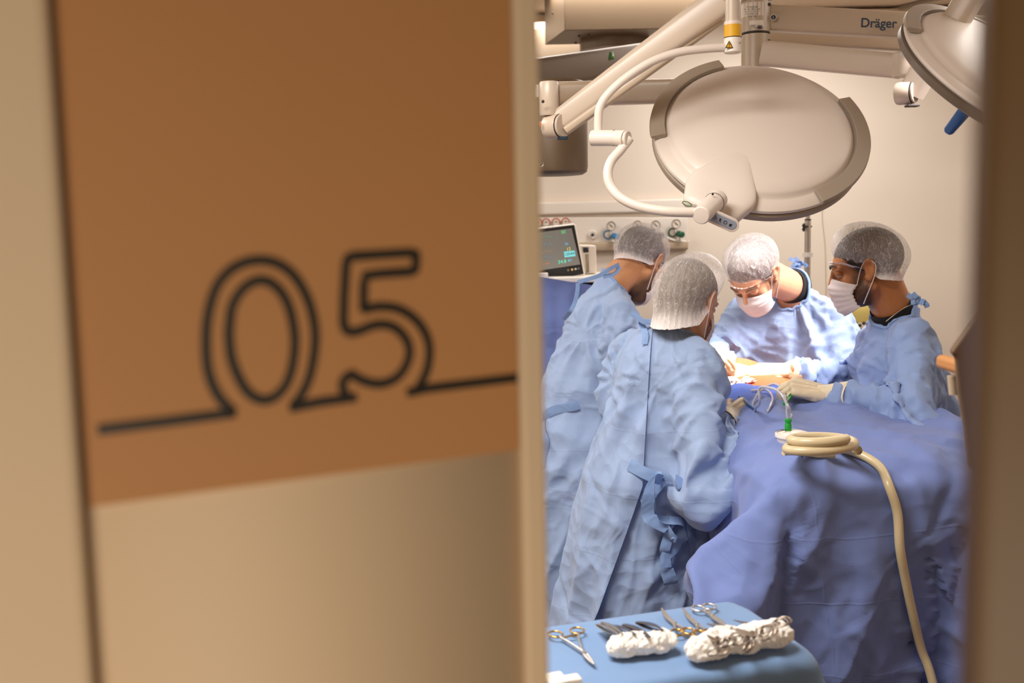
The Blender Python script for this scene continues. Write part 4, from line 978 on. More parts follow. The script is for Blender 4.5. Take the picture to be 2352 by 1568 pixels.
def hand_build(wrist, d, back, curl, spread, side, voxel=0.0022, size=1.0, thumb=0.5):
    """d points to the fingers, back is the normal of the back of the hand, side=+1 puts the thumb on +x."""
    d = unit(d); back = unit(np.asarray(back) - d * np.dot(back, d)); xr = np.cross(d, back) * side
    R = np.stack([xr, d, back], 1) * size
    mb = MB()
    def W(p): return np.asarray(wrist) + R @ np.asarray(p, float)
    def c(a, b, ra, rb): rcone(mb, W(a), W(b), ra * size, rb * size, 14, 5)
    kn = [(.028, .088, 0.004), (.0095, .094, .006), (-.0095, .09, .005), (-.027, .081, .001)]
    for i, k in enumerate(kn):
        c((k[0] * .55, .0, 0), k, .018, .0125)
    c((.02, .02, -.006), (.022, .06, -.006), .016, .013); c((-.02, .02, -.006), (-.02, .055, -.006), .015, .012); c((0, -.04, 0), (0, .005, 0), .024, .023)
    Ls = [(.042, .026, .02), (.046, .029, .021), (.043, .027, .021), (.034, .021, .018)]
    for i, k in enumerate(kn):
        p = np.array(k); an = 0.0; sp = spread * (1.5 - i) * 0.09
        cu = curl[i] if hasattr(curl, '__len__') else curl
        for j, L in enumerate(Ls[i]):
            an += cu * (1.0, 1.15, .8)[j]
            q = p + L * A(math.sin(sp) * math.cos(an), math.cos(an) * math.cos(sp), -math.sin(an))
            c(p, q, (.0090, .0082, .0076)[j], (.0082, .0076, .0068)[j]); p = q
    p = A(.026, .018, -.008)
    for L, a1, a2, r0, r1 in ((.042, .75 * thumb + .25, .35, .0135, .0112), (.032, .5 * thumb + .05, .55, .0108, .0096), (.026, .3 * thumb, .7, .0094, .0078)):
        q = p + L * unit(A(math.sin(a1), math.cos(a1), -math.sin(a2) * .7)); c(p, q, r0, r1); p = q
    return remesh(mb, voxel * size, 3, .5)

def person(name, label, Hc, fwd, skin, hairm, J, gown_m, beard=0.0, gscale=1.06, sleeve=1.12, cap_label=None, undershirt=False, seed=1, extra=None, frames=46, hem=0.28, roll=0.0, hair_low=0.0, cap_puff=.97, drop_hands=(), nk_r=1.0):
    fwd = unit(fwd); up = unit(VUP - fwd * np.dot(VUP, fwd)); rt = np.cross(fwd, up)
    if roll: up = unit(up * math.cos(roll) + rt * math.sin(roll)); rt = np.cross(fwd, up)
    R = np.stack([rt, fwd, up], 1)
    def H(p): return Hc + R @ np.asarray(p, float)
    hp = head_prims(); hb = Body()
    for a, b, ra, rb in hp.c: hb.cone(H(a), H(b), ra, rb)
    for c, r, _ in hp.e: hb.ell(H(c), r, R)
    nb, ch, pe = J['neck'], J['chest'], J['pelvis']; sh = unit(J['shR'] - J['shL']); spine = unit(nb - pe)
    fr = unit(np.cross(spine, sh)); Rt = np.stack([sh, fr, np.cross(sh, fr)], 1)
    bd = Body()
    bd.cone(H((0, -.02, -.03)), nb, .053 * nk_r, .058 * nk_r); bd.cone(H((0, -.045, -.01)), nb - fr * .012, .046 * nk_r, .053 * nk_r)
    for s in ('L', 'R'): bd.cone(nb - spine * .06, J['sh' + s] , .05, .05)
    bd.ell(ch, (.158, .105, .185), Rt); bd.ell((ch + pe) / 2, (.14, .10, .16), Rt); bd.ell(pe, (.16, .115, .13), Rt)
    for s in ('L', 'R'):
        bd.cone(J['sh' + s], J['el' + s], .05, .041); bd.cone(J['el' + s], J['wr' + s], .041, .027)
        sg = 1 if s == 'R' else -1
        hip = pe + sh * sg * .085 - A(0, 0, .06); ft = A(hip[0], hip[1], .09) + J.get('foot', A(0, 0, 0)) * 1.0
        kn = (hip + ft) / 2 + A(fr[0], fr[1], 0) * .03
        bd.cone(hip, kn, .082, .056); bd.cone(kn, ft, .055, .038); fd = unit(A(fr[0], fr[1], 0)); bd.cone(ft - A(0, 0, .045), ft + fd * .15 - A(0, 0, .052), .042, .034)
    if np.dot(fr, fwd) < -0.3: print('WARNING torso faces backwards', name)
    mb = MB(); hb.shells(mb); bd.shells(mb)
    me = remesh(mb, 0.0046, 3, .5); V = mesh_arrays(me); me.name = name
    loc = (V - Hc) @ R
    # darker shadow of a shaved beard and cropped hair: a mask in the head's own space
    z, y, x = loc[:, 2], loc[:, 1], np.abs(loc[:, 0])
    jaw = np.clip((-.03 - .35 * (y - .02) - z) / .02, 0, 1) * np.clip((y + .012) / .02, 0, 1) * (z > -.16)
    side = np.clip((.026 - np.abs(y - .028)) / .014, 0, 1) * np.clip((x - .05) / .01, 0, 1) * (z > -.06) * (z < .06)
    neckz = np.clip((z + .15) / .03, 0, 1); bm_ = np.clip(np.maximum(jaw * neckz, side), 0, 1) * beard * (np.linalg.norm(loc, axis=1) < .2)
    vert_attr(me, 'beard', bm_)
    root = finish(name, me, M[skin]); tag(root, label, 'person', None)
    # eyes, lids, brows
    for s in (-1, 1):
        b = MB(); ball(b, H((s * .031, .0765, .003)), .0115); e = b.obj('eye', M['eyew'], root)
        b = MB(); ball(b, H((s * .031, .0825, .001)), (.0068, .0068, .0068)); b.obj('iris', M['blackp'], e)
        b = MB(); ball(b, H((s * .031, .0768, .0058)), (.0142, .0140, .0112), R); b.obj('eyelid', M[skin], root)
        b = MB(); tube(b, [H(q) for q in ((s * .014, .0985, .024), (s * .028, .096, .031), (s * .042, .087, .031), (s * .05, .08, .025))], [.003, .0042, .0038, .0015], 8, flat=(1, .7)); b.obj('eyebrow', M[hairm], root)
    # hair below the cap
    nu, nv = 72, 44; v = []; f = []
    for i in range(nv + 1):
        for j in range(nu):
            az = 2 * math.pi * j / nu; el = -1.25 + (math.pi / 2 + 1.25) * i / nv
            d = A(math.cos(el) * math.sin(az), math.cos(el) * math.cos(az), math.sin(el))
            p = A(0, -.018, .035) + d * A(.0790, .1020, .0900)
            if p[1] < -.02 and hair_low > .03:
                e2_ = max(el, -.45); p = A(math.cos(e2_) * math.sin(az) * .077, -.018 + math.cos(e2_) * math.cos(az) * .1, .035 + .09 * math.sin(el) * (1 + (hair_low * 16 if el < 0 else 0)))
            lim = -.02 + .55 * max(-.02, p[1] + .02) if p[1] > -.04 else -.066 - hair_low
            lim = np.interp(p[1], [-.13, -.06, -.03, .01, .03, .06, .1], [-.068 - hair_low, -.066 - hair_low, -.03, .0, .01, .045, .062])
            if p[2] < lim:
                t = 1.0; p = A(p[0] * .93, p[1] * .93 - .0012, lim - (.0) )
            v.append(H(p))
    for i in range(nv):
        for j in range(nu): f.append((i * nu + j, i * nu + (j + 1) % nu, (i + 1) * nu + (j + 1) % nu, (i + 1) * nu + j))
    b = MB(); b.add(v, f); b.obj('hair', M[hairm], root)
    # bouffant cap
    nu, nv = 220, 90; u = np.arange(nu) / nu * 2 * math.pi; rg = np.random.RandomState(seed + 7)
    U, T = np.meshgrid(u, np.linspace(0, 1, nv + 1))
    dirx, diry = np.sin(U), np.cos(U)
    brx, bry = .083 * dirx, .108 * diry - .012
    brx, bry = .080 * dirx, np.where(diry < 0, (.091 if hair_low < .03 else .106) * diry - .005, .1045 * diry - .005)
    bz = np.interp(diry, [-1, -.3, .15, .6, 1], [-.058 - hair_low * 1.5, -.036 - hair_low, .008, .036, .045])
    cx, cy, cz = 0.0, -.027, .05
    rx, ry, rzz = .093 * cap_puff, .117 * cap_puff, .099 * cap_puff
    el = -0.7 + (math.pi / 2 + .7) * np.clip((T - .08) / .92, 0, 1) ** 1.0
    X = cx + rx * np.cos(el) * dirx; Yy = cy + ry * np.cos(el) * diry; Z = cz + rzz * np.sin(el) + (.026 + hair_low * .6) * diry * np.cos(el)
    low = np.clip(1 - (T - .03) / .15, 0, 1) ** 2.0
    X = X * (1 - low) + brx * low; Yy = Yy * (1 - low) + bry * low; Z = Z * (1 - low) + bz * low
    wr = np.zeros_like(U)
    for k in range(14):
        n_ = rg.randint(9, 44); wr += (1 - np.abs(np.sin(n_ * U / 2 + rg.rand() * 6 + 2.2 * np.sin(3 * T * rg.rand() * 3 + U * rg.randint(1, 3)))) ** .6) / 14 * rg.rand() * 1.8
    wr = wr - wr.mean(); amp = .010 * np.interp(T, [0, .1, .35, .8, 1], [.55, .9, 1, .5, 0])
    k_ = 1 + wr * amp / .1 * 1.0
    X = cx + (X - cx) * k_; Yy = cy + (Yy - cy) * k_; Z = cz + (Z - cz) * (1 + wr * amp / .1 * .8)
    dr = np.maximum(0, -diry) * .0; pts = np.stack([X, Yy, Z], -1).reshape(-1, 3) @ R.T + Hc
    f = [(i * nu + j, i * nu + (j + 1) % nu, (i + 1) * nu + (j + 1) % nu, (i + 1) * nu + j) for i in range(nv) for j in range(nu)]
    cm_ = to_mesh(pts, f, 'bouffant_cap')
    vert_attr(cm_, 'capuv', np.stack([dirx.ravel() * 1.2, diry.ravel() * 1.2, (T * 1.5).ravel()], 1), True)
    vert_attr(cm_, 'brim', np.clip(.95 - T.ravel() * 8.5, 0, .7))
    finish('bouffant_cap', cm_, M['cap'], root, sharp=180)
    # face mask with ear loops
    nu, nv = 40, 26; U, T = np.meshgrid(np.linspace(-1, 1, nu), np.linspace(0, 1, nv)); a = U * 1.22
    topz = -.004 - .034 * np.abs(U) ** 1.5; botz = -.128 + .022 * np.abs(U) ** 2
    Z = topz + (botz - topz) * T
    prot = np.interp(T, [0, .18, .3, .6, .85, 1], [.102, .118, .122, .116, .108, .09]) * (1 - .03 * 0)
    Yy = prot * np.cos(a) ** .75 * 1.0 - .002 + .0015 * np.sin(T * 38); Yy -= .012 * np.clip(np.abs(U) - .15, 0, 1) * (T < .35) * (1 - T / .35)
    X = np.sin(a) * (.073 - .012 * T)
    pts = np.stack([X, Yy, Z], -1).reshape(-1, 3) @ R.T + Hc
    f = [(i * nu + j, i * nu + j + 1, (i + 1) * nu + j + 1, (i + 1) * nu + j) for i in range(nv - 1) for j in range(nu - 1)]
    mk = finish('face_mask', to_mesh(pts, f, 'face_mask'), M['mask'], root, sharp=180)
    sm = mk.modifiers.new('solid', 'SOLIDIFY'); sm.thickness = .0016
    for s in (-1, 1):
        b = MB(); tube(b, catmull([H(q) for q in ((s * .067, .036, -.04), (s * .079, .012, .012), (s * .088, -.008, .03), (s * .093, -.027, .012), (s * .086, -.018, -.022), (s * .062, .028, -.098))], 6), .0014, 8); b.obj('ear_loop', M['mask'], mk)
    # gown ------------------------------------------------------------
    g = Body(); gy = J.get('gw', 1.0)
    g.ell(ch, (.195 * gy, .14 * gy, .2), Rt); g.cone(ch - spine * .02, pe, .165 * gy, .19 * gy)
    hemc = A(pe[0], pe[1], hem + .02) + J.get('hemoff', A(0, 0, 0)); g.cone(pe, hemc - A(0, 0, .15), .19 * gy, J.get('hemr', .24))
    for s in ('L', 'R'):
        g.cone(nb - spine * .03, J['sh' + s], .066, .072); g.cone(J['sh' + s], J['el' + s], .078, .074); g.cone(J['el' + s], J['wr' + s], .074, .046)
    if extra: extra(g)
    nax = unit(H((0, -.03, -.05)) - nb)
    g.cone(nb - nax * .03, nb + nax * .05, .07, .066)
    gm = remesh(g.shells(MB()), J.get('vox', .0125), 5, .5); GV, GF = mesh_arrays(gm), mesh_faces(gm); bpy.data.meshes.remove(gm)
    cuts = [(nb + nax * .012, nax, .13), (A(0, 0, hem), A(0, 0, -1), 9)]
    for s in ('L', 'R'):
        d = unit(J['wr' + s] - J['el' + s]); cuts.append((J['wr' + s] + d * .0, d, .08))
    GV, GF = cut_mesh(GV, GF, cuts)
    loops = border_loops(GF); pin = np.zeros(len(GV), bool); neck_loop = None
    for lp in loops:
        if len(lp) < 6: continue
        c = GV[lp].mean(0)
        dn = [np.linalg.norm(c - nb), np.linalg.norm(c - J['wrL']), np.linalg.norm(c - J['wrR']), 9]
        k = int(np.argmin(dn))
        if dn[k] < .12: pin[lp] = True
        if k == 0 and dn[0] < .12: neck_loop = lp
        if k in (1, 2) and dn[k] < .12:
            cw = J['wrL'] if k == 1 else J['wrR']; q = GV[lp] - c; L_ = np.linalg.norm(q, axis=1)
            GV[lp] = cw + q / L_[:, None] * .034
        if k == 0 and dn[0] < .12:
            c0_ = nb + nax * .008; q = GV[lp] - c0_; q -= np.outer(q @ nax, nax); GV[lp] = c0_ + q / np.linalg.norm(q, axis=1)[:, None] * (.070 * nk_r)
    def sc(mid, dr):
        hz_ = np.sqrt(np.maximum(0, 1 - dr[:, 2] ** 2)); low_ = np.clip((pe[2] + .12 - mid[:, 2]) / .2, 0, 1)
        s_ = gscale * (1 - low_) + (1.0 + .03 * hz_) * low_
        for q in ('L', 'R'):
            for a, b in ((J['sh' + q], J['el' + q]), (J['el' + q], J['wr' + q])):
                d = b - a; t = np.clip(((mid - a) @ d) / (d @ d), 0, 1); dist = np.linalg.norm(mid - a - t[:, None] * d, axis=1)
                al = np.abs(dr @ unit(d)); s_ = np.where((dist < .1), np.maximum(s_, 1.03 + (sleeve - 1.03) * al), s_)
        return s_
    col_b = Body(); col_b.c = bd.c + hb.c[:0]; col_b.e = list(bd.e); col_b.b = TABLE_BOXES
    pb_ = Body(); pb_.c = col_b.c + hb.c; pb_.e = col_b.e + hb.e; y = GV.copy(); pb_.push(y, .005); GV[pin] = y[pin]
    GV = drape_sim(GV, GF, sc, pin, col_b, frames=frames, iters=7, pad=.006, seed=seed)
    GV = smooth_mesh(GV, GF, 1, .3)
    pinned = GV[pin]
    GV, GF = subdivide(GV, GF)
    pin = near_mask(GV, pinned, .007)
    GV = add_folds(GV, GF, J, nb, ch, pe, sh, fr, pin, seed)
    pb_.push(GV, .003)
    nl_ = [lp for lp in border_loops(GF) if len(lp) > 12]
    neck_loop = min(nl_, key=lambda lp: np.linalg.norm(GV[lp].mean(0) - nb)) if nl_ else None
    gme = to_mesh(GV, GF, 'gown'); go = finish('surgical_gown', gme, gown_m, root, sharp=180)
    if neck_loop:
        lp = GV[neck_loop]
        for _ in range(6): lp = (np.roll(lp, 1, 0) + lp * 2 + np.roll(lp, -1, 0)) / 4
        b = MB(); tube(b, lp[::2], .0055, 8, closed=True); b.obj('neck_binding', M['tie'], go)
    if undershirt:
        b = MB(); rr = []
        s1, s2 = frame_of(nax)
        for h, r in ((-.01, .07), (.01, .064), (.03, .0625)): rr.append(nb + nax * h + r * (np.cos(np.linspace(0, 2 * math.pi, 32, endpoint=False))[:, None] * s1 + np.sin(np.linspace(0, 2 * math.pi, 32, endpoint=False))[:, None] * s2))
        loft(b, rr, caps=False); b.obj('undershirt', M['blackt'], root)
    # gloves
    for s in ('L', 'R'):
        if 'hd' + s not in J: continue
        d, back, curl, spread, th, size = J['hd' + s]
        sg = 1 if s == 'R' else -1
        w_ = J['wr' + s]; hm = hand_build(w_ + unit(d) * .03, d, back, curl, spread, -sg, size=size, thumb=th)
        hm.name = 'glove'; gl = finish('glove', hm, M['glove'], root, sharp=180)
        ax = unit(J['wr' + s] - J['el' + s]); a1, a2 = frame_of(ax); ph = np.linspace(0, 2 * math.pi, 40, endpoint=False); rr = []
        dd = unit(d)
        for i, (h, r) in enumerate(((-.055, .0465), (-.05, .0475), (-.03, .0450), (-.012, .040), (.005, .034), (.022, .0275), (.034, .024))):
            wob = 1 + .03 * np.sin(ph * 5 + i * 1.3) + .02 * np.sin(ph * 9 - i * 2)
            base = w_ + (ax if h < 0 else dd) * h
            rr.append(base + (r * wob)[:, None] * (np.cos(ph)[:, None] * a1 + np.sin(ph)[:, None] * a2))
        b = MB(); loft(b, rr, caps=False); cu = b.obj('glove_cuff', M['cuff'], gl, sub=1)
    return root, go, (GV, GF), H, bd
def ribbon(name, pts, w, parent, hint=(0, -1, 0), m_=None, k=8):
    b = MB(); tube(b, catmull(pts, k), w / 2, 8, flat=(1, .05), hint=hint); return b.obj(name, m_ or M['tie'], parent)
def knot(name, c, r, parent):
    b = MB(); R_ = np.random.RandomState(int(abs(c[0]) * 1000) % 97)
    for i in range(4):
        v = R_.randn(3); w_ = np.cross(v, R_.randn(3)); v, w_ = unit(v) * r, unit(w_) * r
        tube(b, [c + v * math.cos(t) + w_ * math.sin(t) * .7 for t in np.linspace(0, 6.28, 18)[:-1]], r * .45, 8, closed=True)
    return b.obj(name, M['tie'], parent)
# ------------------------------------------------------------------ operating table, patient
TA, TB = A(.70, 4.35), A(.90, 2.38)                     # head end, foot end of the table axis
tdir = unit(A(TB[0] - TA[0], TB[1] - TA[1], 0)); tside = A(-tdir[1], tdir[0], 0)     # tside points to the right (+x)
if tside[0] < 0: tside = -tside
TL = float(np.linalg.norm(TB - TA)); TC = A((TA[0] + TB[0]) / 2, (TA[1] + TB[1]) / 2, 0)
RT = np.stack([tside, tdir, VUP], 1)
TZ = .96; HW = .27
def T3(s, t, z): return A(TA[0], TA[1], 0) + tdir * t + tside * s + VUP * z
TABLE_BOXES = [(TC + VUP * (TZ - .06), A(HW, TL / 2, .06), RT)]
ot = thing('operating_table', 'operating table hidden beneath the blue drapes', 'table', T3(0, 1.0, 0))
b = MB(); box(b, TC + VUP * (TZ - .04), (HW * 2, TL, .07), RT); b.obj('mattress', M['blackp'], ot, bevel=.02)
b = MB(); box(b, TC + VUP * (TZ - .10), (HW * 1.9, TL * .96, .05), RT); b.obj('table_frame', M['steel'], ot, bevel=.01)
b = MB(); box(b, T3(0, .85, .46), (.26, .34, .8), RT); b.obj('pedestal', M['steel'], ot, bevel=.03)
b = MB(); box(b, T3(0, .9, .06), (.44, .95, .12), RT); b.obj('base', M['blackp'], ot, bevel=.03)
# patient
pb = Body()
pz_ = TZ - .005
pb.ell(T3(0, .12, pz_ + .10), (.08, .11, .1), RT); pb.cone(T3(0, .2, pz_ + .06), T3(0, .32, pz_ + .07), .06)
pb.ell(T3(0, .52, pz_ + .075), (.19, .24, .10), RT); pb.ell(T3(0, .84, pz_ + .085), (.165, .22, .11), RT); pb.ell(T3(0, 1.12, pz_ + .07), (.18, .16, .105), RT)
for s in (-1, 1):
    pb.cone(T3(s * .17, .36, pz_ + .07), T3(s * .235, .66, pz_ + .05), .052, .04); pb.cone(T3(s * .235, .66, pz_ + .05), T3(s * .21, .9, pz_ + .05), .04, .03)
    pb.cone(T3(s * .1, 1.2, pz_ + .07), T3(s * .11, 1.55, pz_ + .06), .085, .058); pb.cone(T3(s * .11, 1.55, pz_ + .06), T3(s * .11, 1.86, pz_ + .04), .056, .036)
    pb.cone(T3(s * .11, 1.84, pz_ + .035), T3(s * .16, 1.9, pz_ + .05), .04, .032); pb.ell(T3(s * .21, .94, pz_ + .045), (.035, .07, .02), RT)
pme = remesh(pb.shells(MB()), .008, 8, .5); vert_attr(pme, 'beard', np.zeros(len(pme.vertices)))
patient = finish('person', pme, M['skin_patient']); tag(patient, 'patient lying under blue drapes, bare brown skin showing at the lit wound', 'person')

# ------------------------------------------------------------------ the four people in gowns
def cat_hand(*a): return a
sR = person('person', 'dark-haired man in blue gown and mask, in profile, gloved hand resting on the drape',
    P(1987, 618, 3.05), (-.93, .28, -.22), 'skin_brown', 'hair_dark',
    dict(neck=P(2052, 718, 3.07), chest=P(2072, 860, 3.08), pelvis=P(2105, 1060, 3.12), shL=P(2098, 775, 2.92), shR=P(2010, 778, 3.24),
         elL=P(2100, 925, 2.74), wrL=P(1915, 908, 2.92), elR=P(1972, 870, 3.34), wrR=P(1822, 850, 3.24),
         hdL=((-.88, .25, .18), (.25, -.55, .85), (.75, .8, .85, .9), .3, .4, 1.0), hdR=((-.95, .1, -.02), (.1, -.45, .85), .28, .6, .8, .95), hemr=.25),
    M['gown2'], cap_puff=.94, beard=.95, undershirt=True, seed=11, gscale=1.09, sleeve=1.3)
sC = person('person', 'broad man in blue gown leaning over the wound with his masked face bowed',
    P(1730, 630, 3.50), (-.42, -.5, -.75), 'skin_light', 'hair_brown',
    dict(neck=P(1822, 660, 3.68), chest=P(1812, 800, 3.74), pelvis=P(1830, 1000, 3.86), shL=P(1922, 725, 3.62), shR=P(1700, 715, 3.78),
         elL=P(1925, 880, 3.5), wrL=P(1788, 880, 3.36), elR=P(1648, 800, 3.62), wrR=P(1645, 838, 3.42),
         hdL=((-.9, -.1, .1), (.2, -.4, .9), .4, .3, .5, .9), hdR=((.75, -.45, -.2), (.1, -.35, .9), .4, .3, .5, 1.0), gw=1.12, hemr=.26),
    M['gown'], beard=.6, undershirt=True, seed=23, gscale=1.09, sleeve=1.3)
sL = person('person', 'bent dark-haired man in blue gown, his ear and beard seen behind the woman in front',
    P(1470, 604, 3.60), (.5, .55, -.67), 'skin_mid', 'hair_dark',
    dict(neck=P(1412, 652, 3.56), chest=P(1362, 780, 3.52), pelvis=P(1325, 1010, 3.45), shR=P(1425, 715, 3.38), shL=P(1375, 715, 3.72),
         elR=P(1478, 850, 3.30), wrR=P(1572, 808, 3.32), elL=P(1470, 830, 3.8), wrL=P(1600, 830, 3.62),
         hdR=((.9, .1, -.1), (0, -.4, .9), .35, .3, .5, .95), gw=1.0, hemr=.26),
    M['gown'], beard=.85, seed=37, gscale=1.09, sleeve=1.3)
sN = person('person', 'woman in pale blue gown seen from behind, nearest the camera, waist tied',
    P(1582, 694, 2.93), (.62, .68, -.42), 'skin_light', 'hair_fair',
    dict(neck=P(1554, 750, 2.955), chest=P(1518, 875, 2.93), pelvis=P(1478, 1090, 2.95), shL=P(1446, 800, 3.05), shR=P(1596, 812, 2.84),
         elR=P(1620, 1010, 2.70), wrR=P(1668, 958, 2.86), elL=P(1480, 960, 3.18), wrL=P(1585, 900, 3.25),
         hdR=((.6, .6, .1), (.5, -.5, .7), .5, .2, .4, .9), gw=1.0, hemr=.255, hemoff=A(-.055, 0, 0), vox=.0115),
    M['gown'], seed=41, extra=lambda g: g.ell(P(1622, 1035, 2.72), (.102, .10, .105)).ell(P(1640, 985, 2.76), (.08, .08, .08)), gscale=1.09, sleeve=1.34, cap_puff=1.0, hair_low=.045, nk_r=.84)
# ------------------------------------------------------------------ drapes
def table_sheet(s0, s1, t0, t1, h, fold_z=TZ + .012, flare=.12, hwl=HW, endt=TL, T3=T3, begt=-9, rot=0.0, cen=(0, 0)):
    """flat sheet over the table, pre-bent over its edges; s across, t along from the head end."""
    S_, T_ = np.arange(s0, s1, h), np.arange(t0, t1, h); V = []
    cr, sr = math.cos(rot), math.sin(rot)
    for t_ in T_:
        for s_ in S_:
            s = cen[0] + cr * s_ + sr * t_ if rot else s_; t = cen[1] - sr * s_ + cr * t_ if rot else t_
            ox = max(0, abs(s) - hwl) * np.sign(s); oy = max(0, t - endt) + min(0, t - begt)
            L = math.hypot(ox, oy); M_ = max(abs(ox), abs(oy))
            sx = np.clip(s, -hwl, hwl); ty = max(begt, min(t, endt))
            if L > 0:
                k = flare + .35 * min(abs(ox), abs(oy)) / (M_ + 1e-6)
                V.append(T3(sx + np.sign(ox) * .01 + ox / L * L * k, ty + .01 * np.sign(oy) + oy / L * L * k, fold_z - L * math.sqrt(max(0, 1 - k * k))))
            else: V.append(T3(sx, ty, fold_z))
    n, m_ = len(S_), len(T_)
    F = [(i * n + j, i * n + j + 1, (i + 1) * n + j + 1, (i + 1) * n + j) for i in range(m_ - 1) for j in range(n - 1)]
    # flat rest lengths
    flat = np.array([(s, t, 0) for t in T_ for s in S_])
    return np.array(V), F, flat, (m_, n)
def drape_sim2(V, flat, F, body, frames, seed, **kw):
    L0 = {}
    def sc(mid, dr): return sc.ratio
    # compute ratio edge by edge in the same order drape_sim uses
    E = {}
    ef = {}
    b_ = kw.get('bend', .25)
    def order():
        E = {}
        ef = {}
        for fi, f in enumerate(F):
            for i in range(4):
                a, c = f[i], f[(i + 1) % 4]; E[(min(a, c), max(a, c))] = 1; ef.setdefault((min(a, c), max(a, c)), []).append(fi)
            E.setdefault((min(f[0], f[2]), max(f[0], f[2])), 1); E.setdefault((min(f[1], f[3]), max(f[1], f[3])), 1)
        for (a, c), l in ef.items():
            if len(l) == 2 and b_:
                A1, A2 = list(F[l[0]]), list(F[l[1]])
                for v_, w_ in ((a, c), (c, a)):
                    i = A1.index(v_); p = A1[i - 1] if A1[(i + 1) % 4] == w_ else A1[(i + 1) % 4]
                    i = A2.index(v_); q = A2[i - 1] if A2[(i + 1) % 4] == w_ else A2[(i + 1) % 4]
                    if p != q: E.setdefault((min(p, q), max(p, q)), 1)
        return np.array(list(E.keys()))
    I = order(); l1 = np.linalg.norm(flat[I[:, 0]] - flat[I[:, 1]], axis=1); l0 = np.linalg.norm(V[I[:, 0]] - V[I[:, 1]], axis=1)
    sc.ratio = l1 / (l0 + 1e-9)
    return drape_sim(V, F, sc, None, body, frames=frames, seed=seed, **kw)
cb = Body(); cb.b = list(TABLE_BOXES); cb.c = list(pb.c); cb.e = list(pb.e)
# things under the drape that shape it: a bolster on the right and a tray edge by the foot end
cb.cone(T3(.27, 1.0, TZ + .10), T3(.32, 1.75, TZ + .06), .05, .045)
cb.cone(T3(-.2, 1.72, TZ + .02), T3(-.2, 1.2, TZ + .05), .05, .05)
cb.box(T3(0, 1.72, TZ), A(.24, .2, .03), RT)
for (sk, _, _, _, bdy) in (sN,):
    cb.c = cb.c + bdy.c[-6:-0] if False else cb.c
from mathutils.bvhtree import BVHTree
def upsample(V, shp, k):
    m_, n = shp; G = V.reshape(m_, n, 3)
    def up(G, ax):
        G = np.moveaxis(G, ax, 0); N = len(G); t = np.linspace(0, N - 1, (N - 1) * k + 1); i = np.minimum(t.astype(int), N - 2); f = (t - i).reshape((-1,) + (1,) * (G.ndim - 1))
        p0, p1, p2, p3 = G[np.maximum(i - 1, 0)], G[i], G[i + 1], G[np.minimum(i + 2, N - 1)]
        out = .5 * (2 * p1 + (p2 - p0) * f + (2 * p0 - 5 * p1 + 4 * p2 - p3) * f ** 2 + (3 * p1 - p0 - 3 * p2 + p3) * f ** 3)
        return np.moveaxis(out, 0, ax)
    return up(up(G, 0), 1)
def grid_faces(m_, n): return [(i * n + j, i * n + j + 1, (i + 1) * n + j + 1, (i + 1) * n + j) for i in range(m_ - 1) for j in range(n - 1)]
def make_drape(s0, s1, t0, t1, h, K, fz, flare, body, pad, seed, fr1, fr2, fric, label, material, gs1=.0012, gs2=.0003, name='drape', cat='surgical drape', crs=45, over=None, **ts):
    V, F, fl, shp = table_sheet(s0, s1, t0, t1, h, fold_z=fz, flare=flare, **ts)
    V1 = drape_sim2(V, fl, F, body, fr1, seed, iters=12, gs=gs1, vmax=.02, pad=pad + h * .12, fric=fric, bend=.15, noise=.004)
    G = upsample(V1, shp, K); m_, n = G.shape[:2]; V2 = G.reshape(-1, 3)
    flat = upsample(fl.astype(float), shp, K).reshape(-1, 3); F2 = grid_faces(m_, n)
    hook = None
    if over is not None:
        tb = BVHTree.FromPolygons(over[0].tolist(), over[1])
        def hook(x, gap=.007):
            for i, p in enumerate(x.tolist()):
                h = tb.find_nearest(Vector(p), .06)
                if h[0] is None: continue
                n = np.array(h[1]); c = np.array(h[0]); ref = c - T3(0, min(TL - .1, float((c[:2] - TA) @ tdir[:2])), TZ - .3)
                if n @ ref < 0: n = -n
                d = float((x[i] - c) @ n)
                if d < gap: x[i] = x[i] + n * (gap - d)
            return x
    V2 = drape_sim2(V2, flat, F2, body, fr2, seed + 1, iters=8, gs=gs2, vmax=.006, pad=pad, fric=fric, bend=.3, noise=.001, hook=hook)
    V2 = smooth_mesh(V2, F2, 1, .3)
    V2, F2 = subdivide(V2, F2); N2 = normals_of(V2, F2)
    if N2[:, 2].sum() < 0: N2 = -N2
    rg = np.random.RandomState(seed); side = np.abs(N2[:, 2]) < .75
    if crs: V2 = V2 + N2 * (creases(V2, N2, rg, crs, .016, .028, .20, side, [A(0, 0, 1), A(.4, .2, 1), A(-.4, -.2, 1)]) + creases(V2, N2, rg, crs, .009, .016, .14) + creases(V2, N2, rg, crs * 2, .004, .007, .07)).clip(-.003 if over is not None else -1, 1)[:, None]
    if hook: V2 = hook(V2)
    o = finish(name, to_mesh(V2, F2, name), material, None, sharp=180); tag(o, label, cat)
    return V2, F2
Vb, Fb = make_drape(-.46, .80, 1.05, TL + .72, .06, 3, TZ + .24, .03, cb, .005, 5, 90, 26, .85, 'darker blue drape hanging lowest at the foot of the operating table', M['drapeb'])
Va, Fa = make_drape(-.62, .66, -.60, .62, .05, 3, TZ + .28, .20, cb, .020, 9, 90, 30, .6, 'large periwinkle drape spread over the table end, carrying the coiled suction hose', M['drape'], rot=math.radians(27), cen=(.03, 1.80), over=(Vb, Fb))
